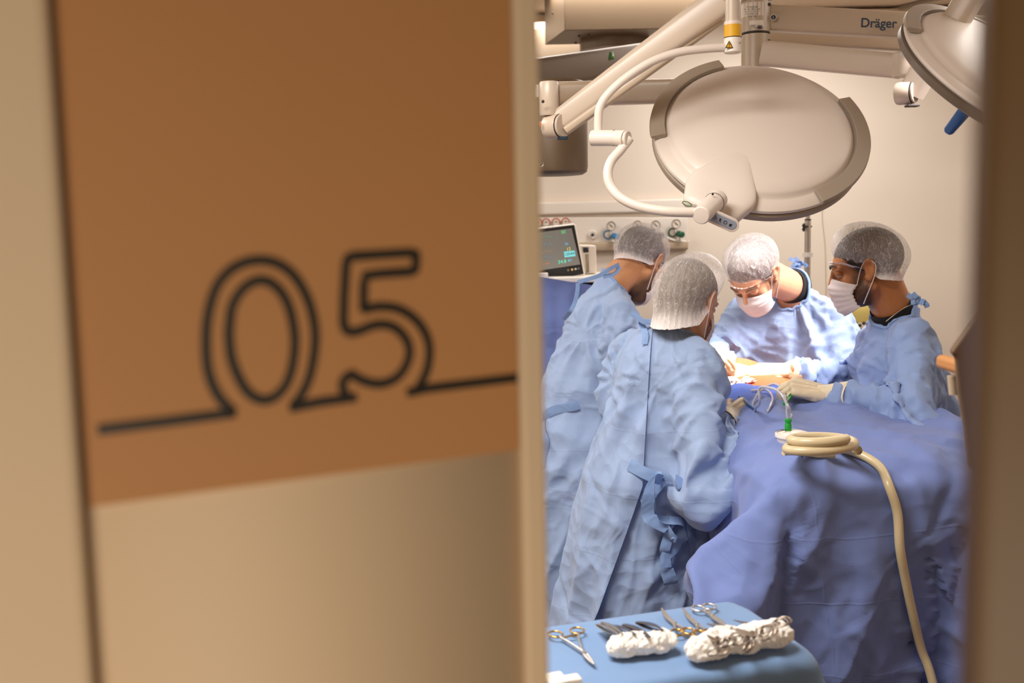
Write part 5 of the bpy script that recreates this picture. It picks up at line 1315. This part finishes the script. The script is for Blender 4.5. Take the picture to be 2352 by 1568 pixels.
# the lower drape only continues a hand's breadth under the upper one
tb_ = BVHTree.FromPolygons(Va.tolist(), Fa)
band = set(i for lp in border_loops(Fa) for i in lp)
for _ in range(5):
    band |= set(i for f in Fa if any(q in band for q in f) for i in f)
inner = [not all(i in band for i in f) for f in Fa]
dele = np.zeros(len(Vb), bool)
for i, p in enumerate(Vb.tolist()):
    h = tb_.find_nearest(Vector(p), .14)
    if h[0] is not None and inner[h[2]]: dele[i] = True
    elif h[0] is not None:
        n = np.array(h[1]); c = np.array(h[0]); ref = c - T3(0, min(TL - .1, float((c[:2] - TA) @ tdir[:2])), TZ - .3)
        if n @ ref < 0: n = -n
        d = float((Vb[i] - c) @ n)
        if h[3] < .05 and d > -.010 and n[2] < .5: Vb[i] -= n * (d + .010)
cb.push(Vb, .011)
Fb = [f for f in Fb if not all(dele[i] for i in f)]
us = sorted(set(i for f in Fb for i in f)); mp_ = {u: i for i, u in enumerate(us)}; Vb = Vb[us]; Fb = [tuple(mp_[i] for i in f) for f in Fb]
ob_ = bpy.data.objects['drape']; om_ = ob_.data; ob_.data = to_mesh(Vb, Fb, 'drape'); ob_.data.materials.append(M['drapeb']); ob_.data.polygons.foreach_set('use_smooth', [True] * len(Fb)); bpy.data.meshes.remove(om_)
bvh = BVHTree.FromPolygons(np.vstack([Va, Vb]).tolist(), list(Fa) + [tuple(i + len(Va) for i in f) for f in Fb])
def on_drape(px, py, lift=0.0, fb=None):
    d = _r * ((px - 1176) / FPX) + _u * ((784 - py) / FPX) + _f
    h = bvh.ray_cast(Vector(CAM), Vector(unit(d)))
    if h[0] is None: return P(px, py, 2.7)
    q = np.array(h[0]); n = np.array(h[1]); 
    if n @ (CAM - q) < 0: n = -n
    return q + n * lift
# ------------------------------------------------------------------ helpers on gowns
def ray(px, py):
    d = _r * ((px - 1176) / FPX) + _u * ((784 - py) / FPX) + _f; return Vector(unit(d))
def gown_surf(g):
    t = BVHTree.FromPolygons(g[2][0].tolist(), g[2][1])
    def f(px, py, lift=.004, Y=3.0):
        h = t.ray_cast(Vector(CAM), ray(px, py))
        if h[0] is None: return P(px, py, Y)
        n = np.array(h[1]); n = n if n @ (CAM - np.array(h[0])) > 0 else -n
        return np.array(h[0]) + n * lift
    return f
def overlap_panel(name, g, lines, material, lift=.012, flare=.05, excl=None):
    """a second layer of the gown, cut off cleanly along planes and lying on the outside of the first"""
    V, F = g[2]; me = to_mesh(V, F, name); bm = bmesh.new(); bm.from_mesh(me)
    for (q0, q1) in lines:
        n = -np.cross(unit(q1 - q0), unit((q0 + q1) / 2 - CAM))
        bmesh.ops.bisect_plane(bm, geom=bm.verts[:] + bm.edges[:] + bm.faces[:], plane_co=Vector(q0), plane_no=Vector(n), clear_outer=True, clear_inner=False)
    for (q, n) in excl or ():
        bmesh.ops.bisect_plane(bm, geom=bm.verts[:] + bm.edges[:] + bm.faces[:], plane_co=Vector(q), plane_no=Vector(n), clear_outer=True, clear_inner=False)
    bmesh.ops.recalc_face_normals(bm, faces=bm.faces[:]); bm.normal_update()
    c = Vector(V.mean(0)); s_ = sum(1 if v.normal.dot(v.co - c) > 0 else -1 for v in bm.verts)
    ax_ = V[V[:, 2] < 1.1].mean(0)
    for v in bm.verts:
        nn = Vector((v.co.x - ax_[0], v.co.y - ax_[1], 0)).normalized(); v.co += nn * (lift + flare * max(0, .95 - v.co.z))
    bm.to_mesh(me); bm.free()
    return finish(name, me, material, g[1], sharp=180)
gN = gown_surf(sN); gL = gown_surf(sL); gR = gown_surf(sR); gC = gown_surf(sC)
YN = 2.78
overlap_panel('back_panel', sN, [(P(1385, 1405, YN), P(1476, 1115, YN)), (P(1476, 1115, YN), P(1494, 770, YN))], M['gown'], excl=[(A(0, 3.02, 0), A(.25, 1, 0))])
overlap_panel('side_panel', sN, [(P(1553, 1065, YN), P(1598, 1410, YN))], M['gown'], lift=.008, flare=.01, excl=[(P(1560, 1085, YN), A(0, 0, 1)), (A(0, 3.1, 0), A(0, 1, 0))])
tg = sN[1]
# waist bow
def gp_(px, py, l=.01): return gN(px, py, l, 2.75)
kc = gp_(1536, 1112, .03)
ribbon('waist_tie', [gp_(1452, 1068, .02), gp_(1475, 1085, .03), gp_(1508, 1098, .035), kc], .034, tg)
ribbon('waist_tie', [kc, gp_(1556, 1108, .02), gp_(1567, 1120, .015), gp_(1568, 1098, .012)], .024, tg)
knot('tie_knot', kc, .011, tg)
ribbon('bow_loop', [kc, kc + (gp_(1505, 1112, .03) - kc) * 1, gp_(1484, 1128, .03), gp_(1478, 1143, .02), gp_(1500, 1144, .03)], .03, tg)
ribbon('bow_loop', [kc + A(0, -.005, -.005), gp_(1508, 1132, .05), gp_(1494, 1165, .05), gp_(1498, 1192, .05), gp_(1515, 1210, .05), gp_(1524, 1218, .045)], .036, tg)
ribbon('bow_loop', [kc + A(0, -.008, -.005), gp_(1538, 1130, .055), gp_(1546, 1165, .055), gp_(1550, 1195, .05), gp_(1545, 1216, .05), gp_(1530, 1222, .05), gp_(1516, 1214, .045), gp_(1512, 1200, .04), gp_(1520, 1180, .03)], .030, tg)
ribbon('tie_tail', [gp_(1535, 1222, .045), gp_(1530, 1250, .045), gp_(1524, 1280, .045), gp_(1518, 1306, .04)], .034, tg)
ribbon('tie_tail', [gp_(1520, 1310, .03), gp_(1530, 1322, .03), gp_(1536, 1334, .025)], .04, tg)
ribbon('tie_tail', [gp_(1525, 1222, .03), gp_(1512, 1250, .03), gp_(1516, 1275, .03), gp_(1524, 1290, .03)], .03, tg)
knot('tie_knot', gp_(1530, 1220, .045), .009, tg)
# nape ties
def q_(g, l, lift=.012, Y=3.): return [g(x, y, lift, Y) for x, y in l]
ribbon('neck_tie', q_(gN, [(1500, 752), (1478, 738), (1462, 726), (1449, 718)], .02, 2.9), .016, tg)
ribbon('neck_tie', q_(gN, [(1472, 735), (1480, 752), (1488, 775), (1487, 795)], .016, 2.9), .018, tg)
ribbon('neck_tie', q_(gN, [(1487, 745), (1520, 748), (1545, 742)], .014, 2.9), .012, tg)
tl = sL[1]
ribbon('neck_tie', [P(1422, 607, 3.42), P(1400, 618, 3.38), P(1378, 632, 3.37), P(1350, 641, 3.36), P(1327, 648, 3.36)], .014, tl)
ribbon('neck_tie', [P(1423, 612, 3.42), P(1412, 628, 3.4), P(1385, 636, 3.37)], .014, tl)
ribbon('neck_tie', q_(gL, [(1327, 650), (1326, 668), (1320, 695), (1308, 718), (1302, 735)], .012, 3.36), .014, tl)
ribbon('waist_tie', q_(gL, [(1330, 930), (1313, 936), (1285, 940), (1262, 950), (1247, 968)], .014, 3.25), .03, tl)
ribbon('waist_tie', q_(gL, [(1247, 968), (1254, 990), (1262, 1012), (1254, 1045), (1250, 1076)], .02, 3.25), .03, tl)
knot('tie_knot', gL(1249, 968, .02, 3.25), .012, tl)
tr = sR[1]
nR = P(2104, 690, 3.0)
for i, (dx, dy) in enumerate(((-20, -14), (-8, -17), (10, 10), (18, 4), (26, 16), (-12, 4))):
    ribbon('neck_tie', [nR, nR + A(S(dx * .6, 3), -.02, -S(dy * .4, 3)), P(2104 + dx, 690 + dy, 2.98)], .015, tr)
knot('tie_knot', nR, .013, tr)
tc_ = sC[1]
nC = P(1832, 607, 3.72)
for i, (dx, dy) in enumerate(((-20, -14), (-6, -16), (12, -6), (22, 6), (-14, 6))):
    ribbon('neck_tie', [nC, nC + A(S(dx * .5, 3.7), -.02, -S(dy * .3 - 3, 3.7)), P(1832 + dx, 607 + dy, 3.70)], .014, tc_)
knot('tie_knot', nC, .013, tc_)
b = MB(); nk = P(2052, 718, 3.07)
tube(b, catmull([P(2035, 738, 2.985), P(2055, 722, 2.97), P(2075, 708, 2.975), P(2096, 698, 3.0)]), .0012, 6); b.obj('necklace', M['chain'], sR[0])

# ------------------------------------------------------------------ instrument table
IZ = .93
FR = PZ(1690, 1368, IZ); il = unit(PZ(1255, 1431, IZ) - FR); inr = PZ(1872, 1508, IZ) - FR; inr = inr - il * np.dot(inr, il); ID = float(np.linalg.norm(inr)); inr = unit(inr)
ILN = .85
def TI(s, t, z): return A(FR[0], FR[1], 0) + il * (ILN / 2) - il * s + inr * t + VUP * z      # s to the right, t to the camera
RI = np.stack([-il, inr, VUP], 1)
it = thing('instrument_table', 'instrument stand with a steel frame, hidden under its pale blue drape', 'table', TI(0, ID / 2, 0))
b = MB(); box(b, TI(0, ID / 2, IZ - .025), (ILN - .02, ID - .02, .03), RI); b.obj('table_top', M['steel'], it, bevel=.008)
for s in (-1, 1):
    for t in (0, 1):
        b = MB(); cyl(b, TI(s * (ILN / 2 - .06), .05 + t * (ID - .1), .04), TI(s * (ILN / 2 - .06), .05 + t * (ID - .1), IZ - .03), .014); b.obj('leg', M['steel'], it)
        b = MB(); lathe(b, TI(s * (ILN / 2 - .06), .05 + t * (ID - .1), .035) - A(.012, 0, 0), (1, 0, 0), [(.034, 0), (.034, .024)], 20); b.obj('caster', M['blackp'], it)
bi = Body().box(TI(0, ID / 2, IZ - .03), (ILN / 2 - .004, ID / 2 - .004, .026), RI)
Vi, Fi = make_drape(-ILN / 2 - .3, ILN / 2 + .3, -.3, ID + .42, .04, 3, IZ + .004, .10, bi, .004, 15, 60, 20, .8,
    'pale blue drape covering the instrument stand in front', M['tabled'], gs1=.001, gs2=.0003, name='table_drape', crs=0, hwl=ILN / 2, endt=ID, begt=0, T3=TI)
IZT = IZ + .004
def tp(px, py, z=.004): return PZ(px, py, IZT + z)
def c7(x, y): return (1240 + x / 3.36, 1340 + y / 3.36)
def cz(x, y): return (1560 + x / 7.84, 1360 + y / 7.84)
def ring_at(b, c, rx, d, r, tilt=0.0):
    d = unit(d - VUP * d[2]); s_ = np.cross(VUP, d)
    tube(b, [c + d * rx * 1.15 * math.cos(t) + (s_ * math.cos(tilt) + VUP * math.sin(tilt)) * rx * math.sin(t) for t in np.linspace(0, 2 * math.pi, 30)[:-1]], r, 10, closed=True)
def clamp(label, Apx, Bpx, Jpx, Tpx, group, ring='chrome', shaft='chrome', curve=0.0, z0=.004, z1=.004, rr=.0115, name='haemostat', cat='clamp', th=.0016, rt=0.0, tip='needle'):
    a, b_, j, t = tp(*Apx, z1), tp(*Bpx, z1), tp(*Jpx, z0 if z0 == z1 else (z0 + z1) / 2), tp(*Tpx, z0)
    root = thing(name, label, cat, j, group)
    for k, (c, s_) in enumerate(((a, 1), (b_, -1))):
        d = unit(c - j); e = c - d * rr * 1.1
        sd = np.cross(VUP, unit(t - j)) * s_
        m1 = MB(); pts = catmull([e, e + (j - e) * .35 + sd * .002, j + sd * .0015, j + (t - j) * .5 + sd * .0022 + np.cross(VUP, unit(t - j)) * curve * .25, t + sd * .0006 + np.cross(VUP, unit(t - j)) * curve * 0], 8)
        tube(m1, pts, [th, th * 1.0, th * 1.25, th * 1.1, th * .45], 8); o = m1.obj('shank' if k == 0 else 'shank', M[shaft], root)
        m2 = MB(); ring_at(m2, c, rr, d, th * .85, rt); m2.obj('finger_ring', M[ring], root)
    m3 = MB(); lathe(m3, j - VUP * .0035, VUP, [(.0032, 0), (.0038, .001), (.0038, .0065), (.003, .0075), (.0004, .0075)], 16); m3.obj('box_joint', M[shaft], root)
    if ring == 'gold':
        m4 = MB(); mid = (a + b_) / 2 + (j - (a + b_) / 2) * .18; tube(m4, [a + (j - a) * .22, mid, b_ + (j - b_) * .22], .0018, 8); m4.obj('ratchet', M[ring], root)
    return root
clamp('gold-ringed needle holder lying alone near the door edge, rings apart', c7(122, 390), c7(288, 362), c7(345, 540), c7(418, 622), None, 'gold', 'chrome', name='needle_holder', cat='needle holder', rr=.0115, th=.002)
clamp('gold-ringed curved scissors, left one of the pair behind the towels', c7(1060, 377), c7(1145, 366), c7(1040, 310), c7(940, 190), 'gold ringed scissors', 'gold', 'chrome', curve=.012, name='scissors', cat='scissors', th=.0021)
clamp('gold-ringed curved scissors, right one of the pair behind the towels', c7(1228, 385), c7(1310, 378), c7(1215, 320), c7(1105, 188), 'gold ringed scissors', 'gold', 'chrome', curve=.010, name='scissors', cat='scissors', th=.0021)
clamp('long silver scissors with both rings at the far edge, blades pointing to the camera', c7(1225, 192), c7(1306, 178), c7(1330, 250), c7(1450, 332), None, 'chrome', 'chrome', name='scissors', cat='scissors', th=.0024)
# towel rolls
def towel(label, pts, r, seed, bump=.16):
    R_ = np.random.RandomState(seed); p = catmull(pts, 26); N = len(p); n = 90
    T = np.gradient(p, axis=0); a, b_ = frame_of(T[0]); V = []
    ph = np.linspace(0, 2 * math.pi, n, endpoint=False); K = [(R_.randint(1, 8), R_.rand() * 6, R_.rand() * 9, R_.rand()) for _ in range(14)]
    for i in range(N):
        t = unit(T[i]); a = unit(a - t * np.dot(a, t)); b_ = np.cross(t, a); u = i / (N - 1)
        e = min(1, (min(u, 1 - u) * 9 + .12)) ** .5
        w = sum(k[3] * np.sin(k[0] * ph + k[1] + k[2] * u * 4) for k in K) / 14 * 2.2
        spir = .06 * ((ph / (2 * math.pi) + .1) % 1.0)
        rad = r * e * (1 + bump * w + spir + .05 * np.abs(np.sin(u * 40 + 3 * np.sin(ph * 2 + seed)))) * (1 + .05 * math.sin(u * 23 + seed) + .05 * R_.rand())
        V.append(p[i] + rad[:, None] * (np.cos(ph)[:, None] * a + .8 * np.sin(ph)[:, None] * b_))
    mb = MB(); loft(mb, V); v = np.vstack(mb.v); nn_ = normals_of(v, mb.f); nn_ = nn_ if ((v - v.mean(0)) * nn_).sum() > 0 else -nn_; v = v + nn_ * (creases(v, nn_, R_, 60, .0022, .0026, .018) + creases(v, nn_, R_, 60, .0007, .0012, .007))[:, None]; v[:, 2] = np.maximum(v[:, 2], IZT + .002); mb.v = [v]
    o = mb.obj('gauze_towel', M['gauze'], None, sub=1, sharp=180); tag(o, label, 'towel'); return o
towel('rolled white gauze towel with forceps tips laid across it', [tp(*c7(520, 495), .014), tp(*c7(700, 470), .016), tp(*c7(880, 445), .016), tp(*c7(1040, 425), .014)], .0185, 3)
towel('long rumpled white gauze towel roll carrying a heap of ringed clamps', [tp(*c7(1125, 530), .014), tp(*c7(1260, 500), .018), tp(*c7(1400, 440), .022), tp(*c7(1560, 435), .018), tp(*c7(1660, 395), .022), tp(*c7(1800, 385), .020), tp(*c7(1950, 395), .016)], .0235, 8, .2)
# forceps and scalpels with handles off the first towel
def forceps(label, a, b_, w, mt='steel', blood=False, kind='forceps'):
    A_, B_ = tp(*c7(*a), .010), tp(*c7(*b_), .036); L = np.linalg.norm(B_ - A_); t = unit(B_ - A_); s_ = unit(np.cross(t, VUP))
    root = thing(kind, label, kind, A_, 'forceps and handles on the first towel')
    for k in (-1, 1):
        mb = MB(); up_ = np.cross(s_, t)
        pts = [A_ + up_ * k * .0008, A_ + t * L * .3 + up_ * k * .003, A_ + t * L * .65 + up_ * k * .0035, B_ + up_ * k * .0006]
        q = catmull(pts, 8); tube(mb, q, [w * .8, w, w * .8, w * .25], 10, flat=(1, .28), hint=np.cross(s_, t)); mb.obj('arm', M[mt], root)
    return root
M['steeld'] = mat('dark_used_steel', (120, 116, 120), .3, 1.0, vary=.2, vscale=60)
forceps('steel forceps at the far left of the towel, handle end outermost', (443, 316), (610, 392), .0045)
forceps('steel forceps lying parallel to the outermost pair on the first towel', (480, 300), (640, 388), .0045)
forceps('dark flat-handled instrument in the middle of the first towel', (548, 325), (740, 392), .0062, 'steeld')
forceps('dark flat-handled instrument with a blood-stained tip on the first towel', (655, 318), (852, 412), .0068, 'steeld')
forceps('dark flat-handled instrument nearest the curved scissors on the first towel', (757, 300), (950, 358), .0068, 'steeld')
# clamps on the second towel
gr = 'clamps heaped on the second towel'
zt2 = .064
clamp('small clamp with rings hanging at the near left of the second towel', c7(1345, 522), c7(1415, 510), c7(1370, 450), c7(1290, 395), gr, 'clampm', 'clampm', z0=.05, z1=.058, rt=.5, rr=.0105)
clamp('clamp lying across the second towel, tip beside the gold scissors', c7(1462, 440), c7(1530, 432), c7(1370, 428), c7(1108, 400), gr, 'clampm', 'clampm', z0=.012, z1=zt2, rt=.4, rr=.0105)
clamp('second clamp across the towel, its tip touching the gold scissors rings', c7(1440, 448), c7(1500, 425), c7(1340, 440), c7(1110, 408), gr, 'clampm', 'clampm', z0=.012, z1=zt2 - .004, rt=.7, rr=.0105)
clamp('clamp with paired rings hanging off the near side of the second towel', c7(1600, 490), c7(1622, 480), c7(1600, 400), c7(1290, 310), gr, 'clampm', 'clampm', z0=.034, z1=.040, rt=.9, rr=.0115)
clamp('clamp with rings resting on the middle of the second towel', c7(1722, 365), c7(1770, 352), c7(1640, 385), c7(1335, 305), gr, 'clampm', 'clampm', z0=.03, z1=zt2, rt=.5, rr=.0115)
clamp('clamp stacked on the middle of the second towel, rings over others', c7(1738, 382), c7(1762, 372), c7(1650, 400), c7(1430, 340), gr, 'clampm', 'clampm', z0=.030, z1=zt2 + .004, rt=.8, rr=.012)
clamp('slender clamp with a curved tip beyond the second towel, rings at its right end', c7(1855, 302), c7(1880, 290), c7(1760, 330), c7(1498, 282), gr, 'clampm', 'clampm', z0=.012, z1=zt2, rt=.3, rr=.0115, curve=.015)
for i, (x, y, s_) in enumerate(((60, 735, 0), (190, 752, 1))):
    c = tp(*c7(x, y), .006); mb = MB(); box(mb, c, (.05, .022, .010), RI); o = mb.obj('gauze_packet', M['gauze'], None, bevel=.003)
    tag(o, ['folded white gauze packet at the near corner of the pale drape, by the door edge', 'small white gauze packet half out of frame beside the folded one'][i], 'packet')

# ------------------------------------------------------------------ things on the main drape
def dr(px, py, l=.006): return on_drape(px, py, l)
hp_ = dr(1880, 1030, .012)
# suction hose: two stacked turns, then over the edge down to the floor
def hz_(px, py): return 0
HZ = max(dr(1800, 1030, 0)[2], dr(1970, 1020, 0)[2], dr(1880, 1010, 0)[2], dr(1880, 1040, 0)[2]) + .013
def hz(px, py, z=0): return PZ(px, py, HZ + z)
c1_, c2_ = hz(1806, 1044), hz(1966, 1032)
cen = (c1_ + c2_) / 2; ax1 = (c2_ - c1_) / 2; ax2 = unit(np.cross(VUP, ax1)) * .055
turns = [cen + ax1 * math.cos(t) * (1 - .02 * t) + ax2 * math.sin(t) + VUP * (.001 + .0105 * t / 3.14) for t in np.linspace(-.2, 4 * math.pi - 1.0, 70)][::-1]
b = MB()
tail = [dr(1928, 1036, .012), dr(1960, 1046, .012), dr(1995, 1062, .011), dr(2022, 1085, .012), dr(2038, 1120, .018), dr(2050, 1175, .02), dr(2058, 1250, .02), dr(2066, 1320, .02), dr(2082, 1400, .02), dr(2105, 1480, .02), dr(2125, 1540, .02)]
e_ = tail[-1]; tail += [e_ + A(.03, -.02, -.15), A(e_[0] + .08, e_[1] - .04, .03), A(e_[0] + .3, e_[1] - .1, .012)]
tube(b, np.vstack([turns, catmull([turns[-1]] + tail, 10)[6:]]), .0112, 16); o = b.obj('suction_hose', M['hose'], None); tag(o, 'thick cream suction hose coiled on the drape and hanging to the floor', 'hose')
b = MB(); tube(b, catmull([hz(1800, 1040, -.004), dr(1840, 1046, .008), dr(1880, 1050, .008), dr(1912, 1052, .008)]), .006, 12); o = b.obj('tube_end', M['hose'], None); o.name = 'suction_tube'; tag(o, 'short cream tube end lying in front of the coiled hose', 'tube')
# canister lid with green connector and tubes
cl_ = dr(1820, 1002, .004); cl_[2] += .004
can = thing('suction_canister', 'white round suction canister lid with a green screw connector', 'canister', cl_)
b = MB(); lathe(b, cl_, VUP, [(.038, -.03), (.040, -.012), (.044, -.008), (.044, 0), (.042, .003), (.035, .003), (.033, .006), (.02, .009), (.0004, .010)], 48); b.obj('lid', M['white'], can)
cg = dr(1810, 998, .01); cg = A(cl_[0] - .012, cl_[1] - .005, cl_[2] + .008)
b = MB(); lathe(b, cg, VUP, [(.008, 0), (.009, .002), (.009, .018), (.0075, .02), (.0075, .024), (.009, .025), (.009, .031), (.006, .034), (.0004, .034)], 12); b.obj('green_connector', M['green'], can)
for k in (0, 1):
    b = MB(); tube(b, catmull([cg + A(-.006, -.004, .004 + .0 * k), cg + A(-.02, -.006 - .01 * k, .005), cg + A(-.034, -.004 - .012 * k, .001)]), .0009, 6); b.obj('fill_line', M['blackp'], can)
g1 = cg + A(0, 0, .03)
def at_y(px, py, q): return P(px, py, q[1])
b = MB(); tube(b, catmull([g1, at_y(1808, 950, g1), at_y(1806, 925, g1), at_y(1795, 903, g1) + A(0, .02, 0), at_y(1780, 897, g1) + A(0, .05, 0), at_y(1762, 902, g1) + A(0, .08, 0), P(1745, 925, g1[1] + .1), dr(1736, 945, .006), dr(1730, 958, -.01)], 10), .0038, 12); o = b.obj('drain_tube', M['tubec'], None); tag(o, 'clear tube arching highest from the green connector over the drape', 'tube', 'clear tubes')
b = MB(); tube(b, catmull([g1 + A(.006, .006, -.004), at_y(1818, 950, g1), at_y(1812, 925, g1) + A(0, .03, 0), dr(1800, 918, .02), dr(1785, 910, .035), dr(1765, 907, .035), dr(1745, 915, .02), dr(1732, 928, .006), dr(1728, 935, -.004)], 10), .0034, 12); o = b.obj('drain_tube', M['tubec'], None); tag(o, 'clear tube running low through the green clamp', 'tube', 'clear tubes')
b = MB(); tube(b, catmull([dr(1725, 901, .006), dr(1745, 901, .008), dr(1762, 905, .012), dr(1772, 920, .010), dr(1770, 938, .008), dr(1763, 948, .003)], 10), .0034, 12); o = b.obj('drain_tube', M['tubec'], None); tag(o, 'clear tube curling from under the bloody gauze', 'tube', 'clear tubes')
k0_, k1_ = dr(1826, 912, .02), dr(1798, 938, .014)
b = MB(); beam(b, k0_, k1_, .010, .008, rnd=.5); m_ = (k0_ + k1_) / 2
o = thing('tube_clamp', 'green plastic slide clamp on the thin clear tubes', 'clamp', k1_); b.obj('body', M['green'], o)
b = MB(); beam(b, k0_ + A(-.004, -.003, .006), m_ + A(-.003, -.003, .006), .004, .003, rnd=.5); b.obj('lever', M['green'], o)
pen = [dr(1700, 915, .008), dr(1712, 922, .008), dr(1722, 932, .008), dr(1735, 944, .008)]
b = MB(); tube(b, catmull(pen), [.003, .005, .0055, .004], 12); o = b.obj('cautery_pencil', M['blueh'], None); tag(o, 'dark blue pencil shaped instrument on the drape near the gauze', 'surgical pencil')
# bloody gauze at the wound
def blood_mat():
    k = NT('bloody_gauze'); tc = k.n('ShaderNodeTexCoord'); n_ = k.n('ShaderNodeTexNoise', Scale=22.0, Detail=3.0); k.l(tc.outputs['Object'], n_.inputs['Vector'])
    r_ = k.n('ShaderNodeValToRGB'); r_.color_ramp.elements[0].position = .52; r_.color_ramp.elements[0].color = (.78, .68, .66, 1); r_.color_ramp.elements[1].position = .60; r_.color_ramp.elements[1].color = (.55, .07, .04, 1)
    k.l(n_.outputs['Fac'], r_.inputs[0]); k.l(r_.outputs[0], k.b.inputs['Base Color']); k.b.inputs['Roughness'].default_value = .7; return k.m
M['bloodg'] = blood_mat()
def crumple(name, c, r, seed, mt, R=None):
    R_ = np.random.RandomState(seed); mb = MB(); ball(mb, (0, 0, 0), 1.0, nu=64, nv=40); v = np.vstack(mb.v)
    w = np.zeros(len(v))
    for k in range(16):
        d = unit(R_.randn(3)); f_ = R_.uniform(3, 11); w += (1 - 2 * np.abs(np.sin(v @ d * f_ + R_.rand() * 6)) ** .7) / 16
    v = v * (1 + .7 * w[:, None]) * np.asarray(r); mb.v = [v + c]; return mb.obj(name, mt, None, sharp=180)
wc = P(1716, 886, 3.18)
zt0 = on_drape(1716, 886)[2]
o = crumple('bloody_gauze', wc + A(0, 0, .004), (.042, .05, .028), 4, M['bloodg']); tag(o, 'crumpled white gauze stained with blood at the edge of the wound', 'gauze')
o = crumple('gauze_pad', P(1683, 878, 3.2), (.032, .05, .022), 9, M['bloodg']); tag(o, 'smaller gauze beside the bare skin under the brightest light', 'gauze')

# ------------------------------------------------------------------ screen drape behind at the left
def curtain(label, x0, x1, y_top, Y, seed):
    n, m_ = 90, 60; V = []; zt_ = lambda u: P(x0 + (x1 - x0) * u, y_top[0] + (y_top[1] - y_top[0]) * u, Y)[2]
    for i in range(m_ + 1):
        w = i / m_
        for j in range(n + 1):
            u = j / n; q = P(x0 + (x1 - x0) * u, 700, Y); z = zt_(u) * (1 - w) + .25 * w
            y_ = Y + (.006 + .05 * w) * (math.sin(u * 17 + seed) + .6 * math.sin(u * 41 + w * 2)) + .04 * w
            V.append([q[0] * 1.0, y_ - .05 * math.exp(-w * 30), z])
    F_ = [(i * (n + 1) + j, i * (n + 1) + j + 1, (i + 1) * (n + 1) + j + 1, (i + 1) * (n + 1) + j) for i in range(m_) for j in range(n)]
    o = finish('screen_drape', to_mesh(V, F_, 'screen_drape'), M['drape'], None, sharp=180); tag(o, label, 'surgical drape'); return o
curtain('blue violet screen drape hanging behind the bent man at the door edge', 1120, 1450, (615, 668), 4.02, 2)
# brown padded chair half hidden by the dark door
ch_ = thing('chair', 'blurred brown padded chair half hidden behind the dark door edge', 'chair', A(P(2290, 800, 1.5)[0], 1.5, 0))
Yc = 1.5
b = MB(); slab(b, [P(2196, 860, Yc), P(2216, 1010, Yc), P(2420, 1010, Yc + .1), P(2420, 690, Yc + .1), P(2262, 700, Yc), P(2182, 806, Yc)][:4], (0, .05, 0))
b = MB(); pl_ = [P(2182, 812, Yc), P(2196, 822, Yc), P(2201, 900, Yc), P(2216, 990, Yc), P(2225, 1080, Yc), P(2430, 1080, Yc), P(2430, 640, Yc), P(2290, 660, Yc), P(2235, 735, Yc)]
N_ = len(pl_); b.add(np.vstack([np.array(pl_), np.array(pl_) + A(0.01, .03, 0)]), [tuple(range(N_)), tuple(range(2 * N_ - 1, N_ - 1, -1))] + [(i, (i + 1) % N_, N_ + (i + 1) % N_, N_ + i) for i in range(N_)]); b.obj('backrest', M['brownl'], ch_, bevel=.012)
b = MB(); box(b, P(2190, 838, Yc + .09), (S(26, 1.6), .1, S(34, 1.6))); b.obj('armrest', mat('orange_wood', (178, 122, 70), .5), ch_, bevel=.008)
b = MB(); cyl(b, P(2188, 862, Yc + .1), P(2192, 905, Yc + .1), S(12, 1.6)); b.obj('armrest_post', M['gear2'], ch_)
b = MB(); box(b, (ch_.location[0] + .02, Yc + .3, .46), (.4, .45, .09)); b.obj('seat', M['brownl'], ch_, bevel=.02)
b = MB(); cyl(b, (ch_.location[0] + .02, Yc + .3, .05), (ch_.location[0] + .02, Yc + .3, .42), .03); b.obj('stem', M['steel'], ch_)
b = MB(); cyl(b, (ch_.location[0] + .02, Yc + .3, 0.0), (ch_.location[0] + .02, Yc + .3, .06), .22, .2); b.obj('base', M['steel'], ch_)
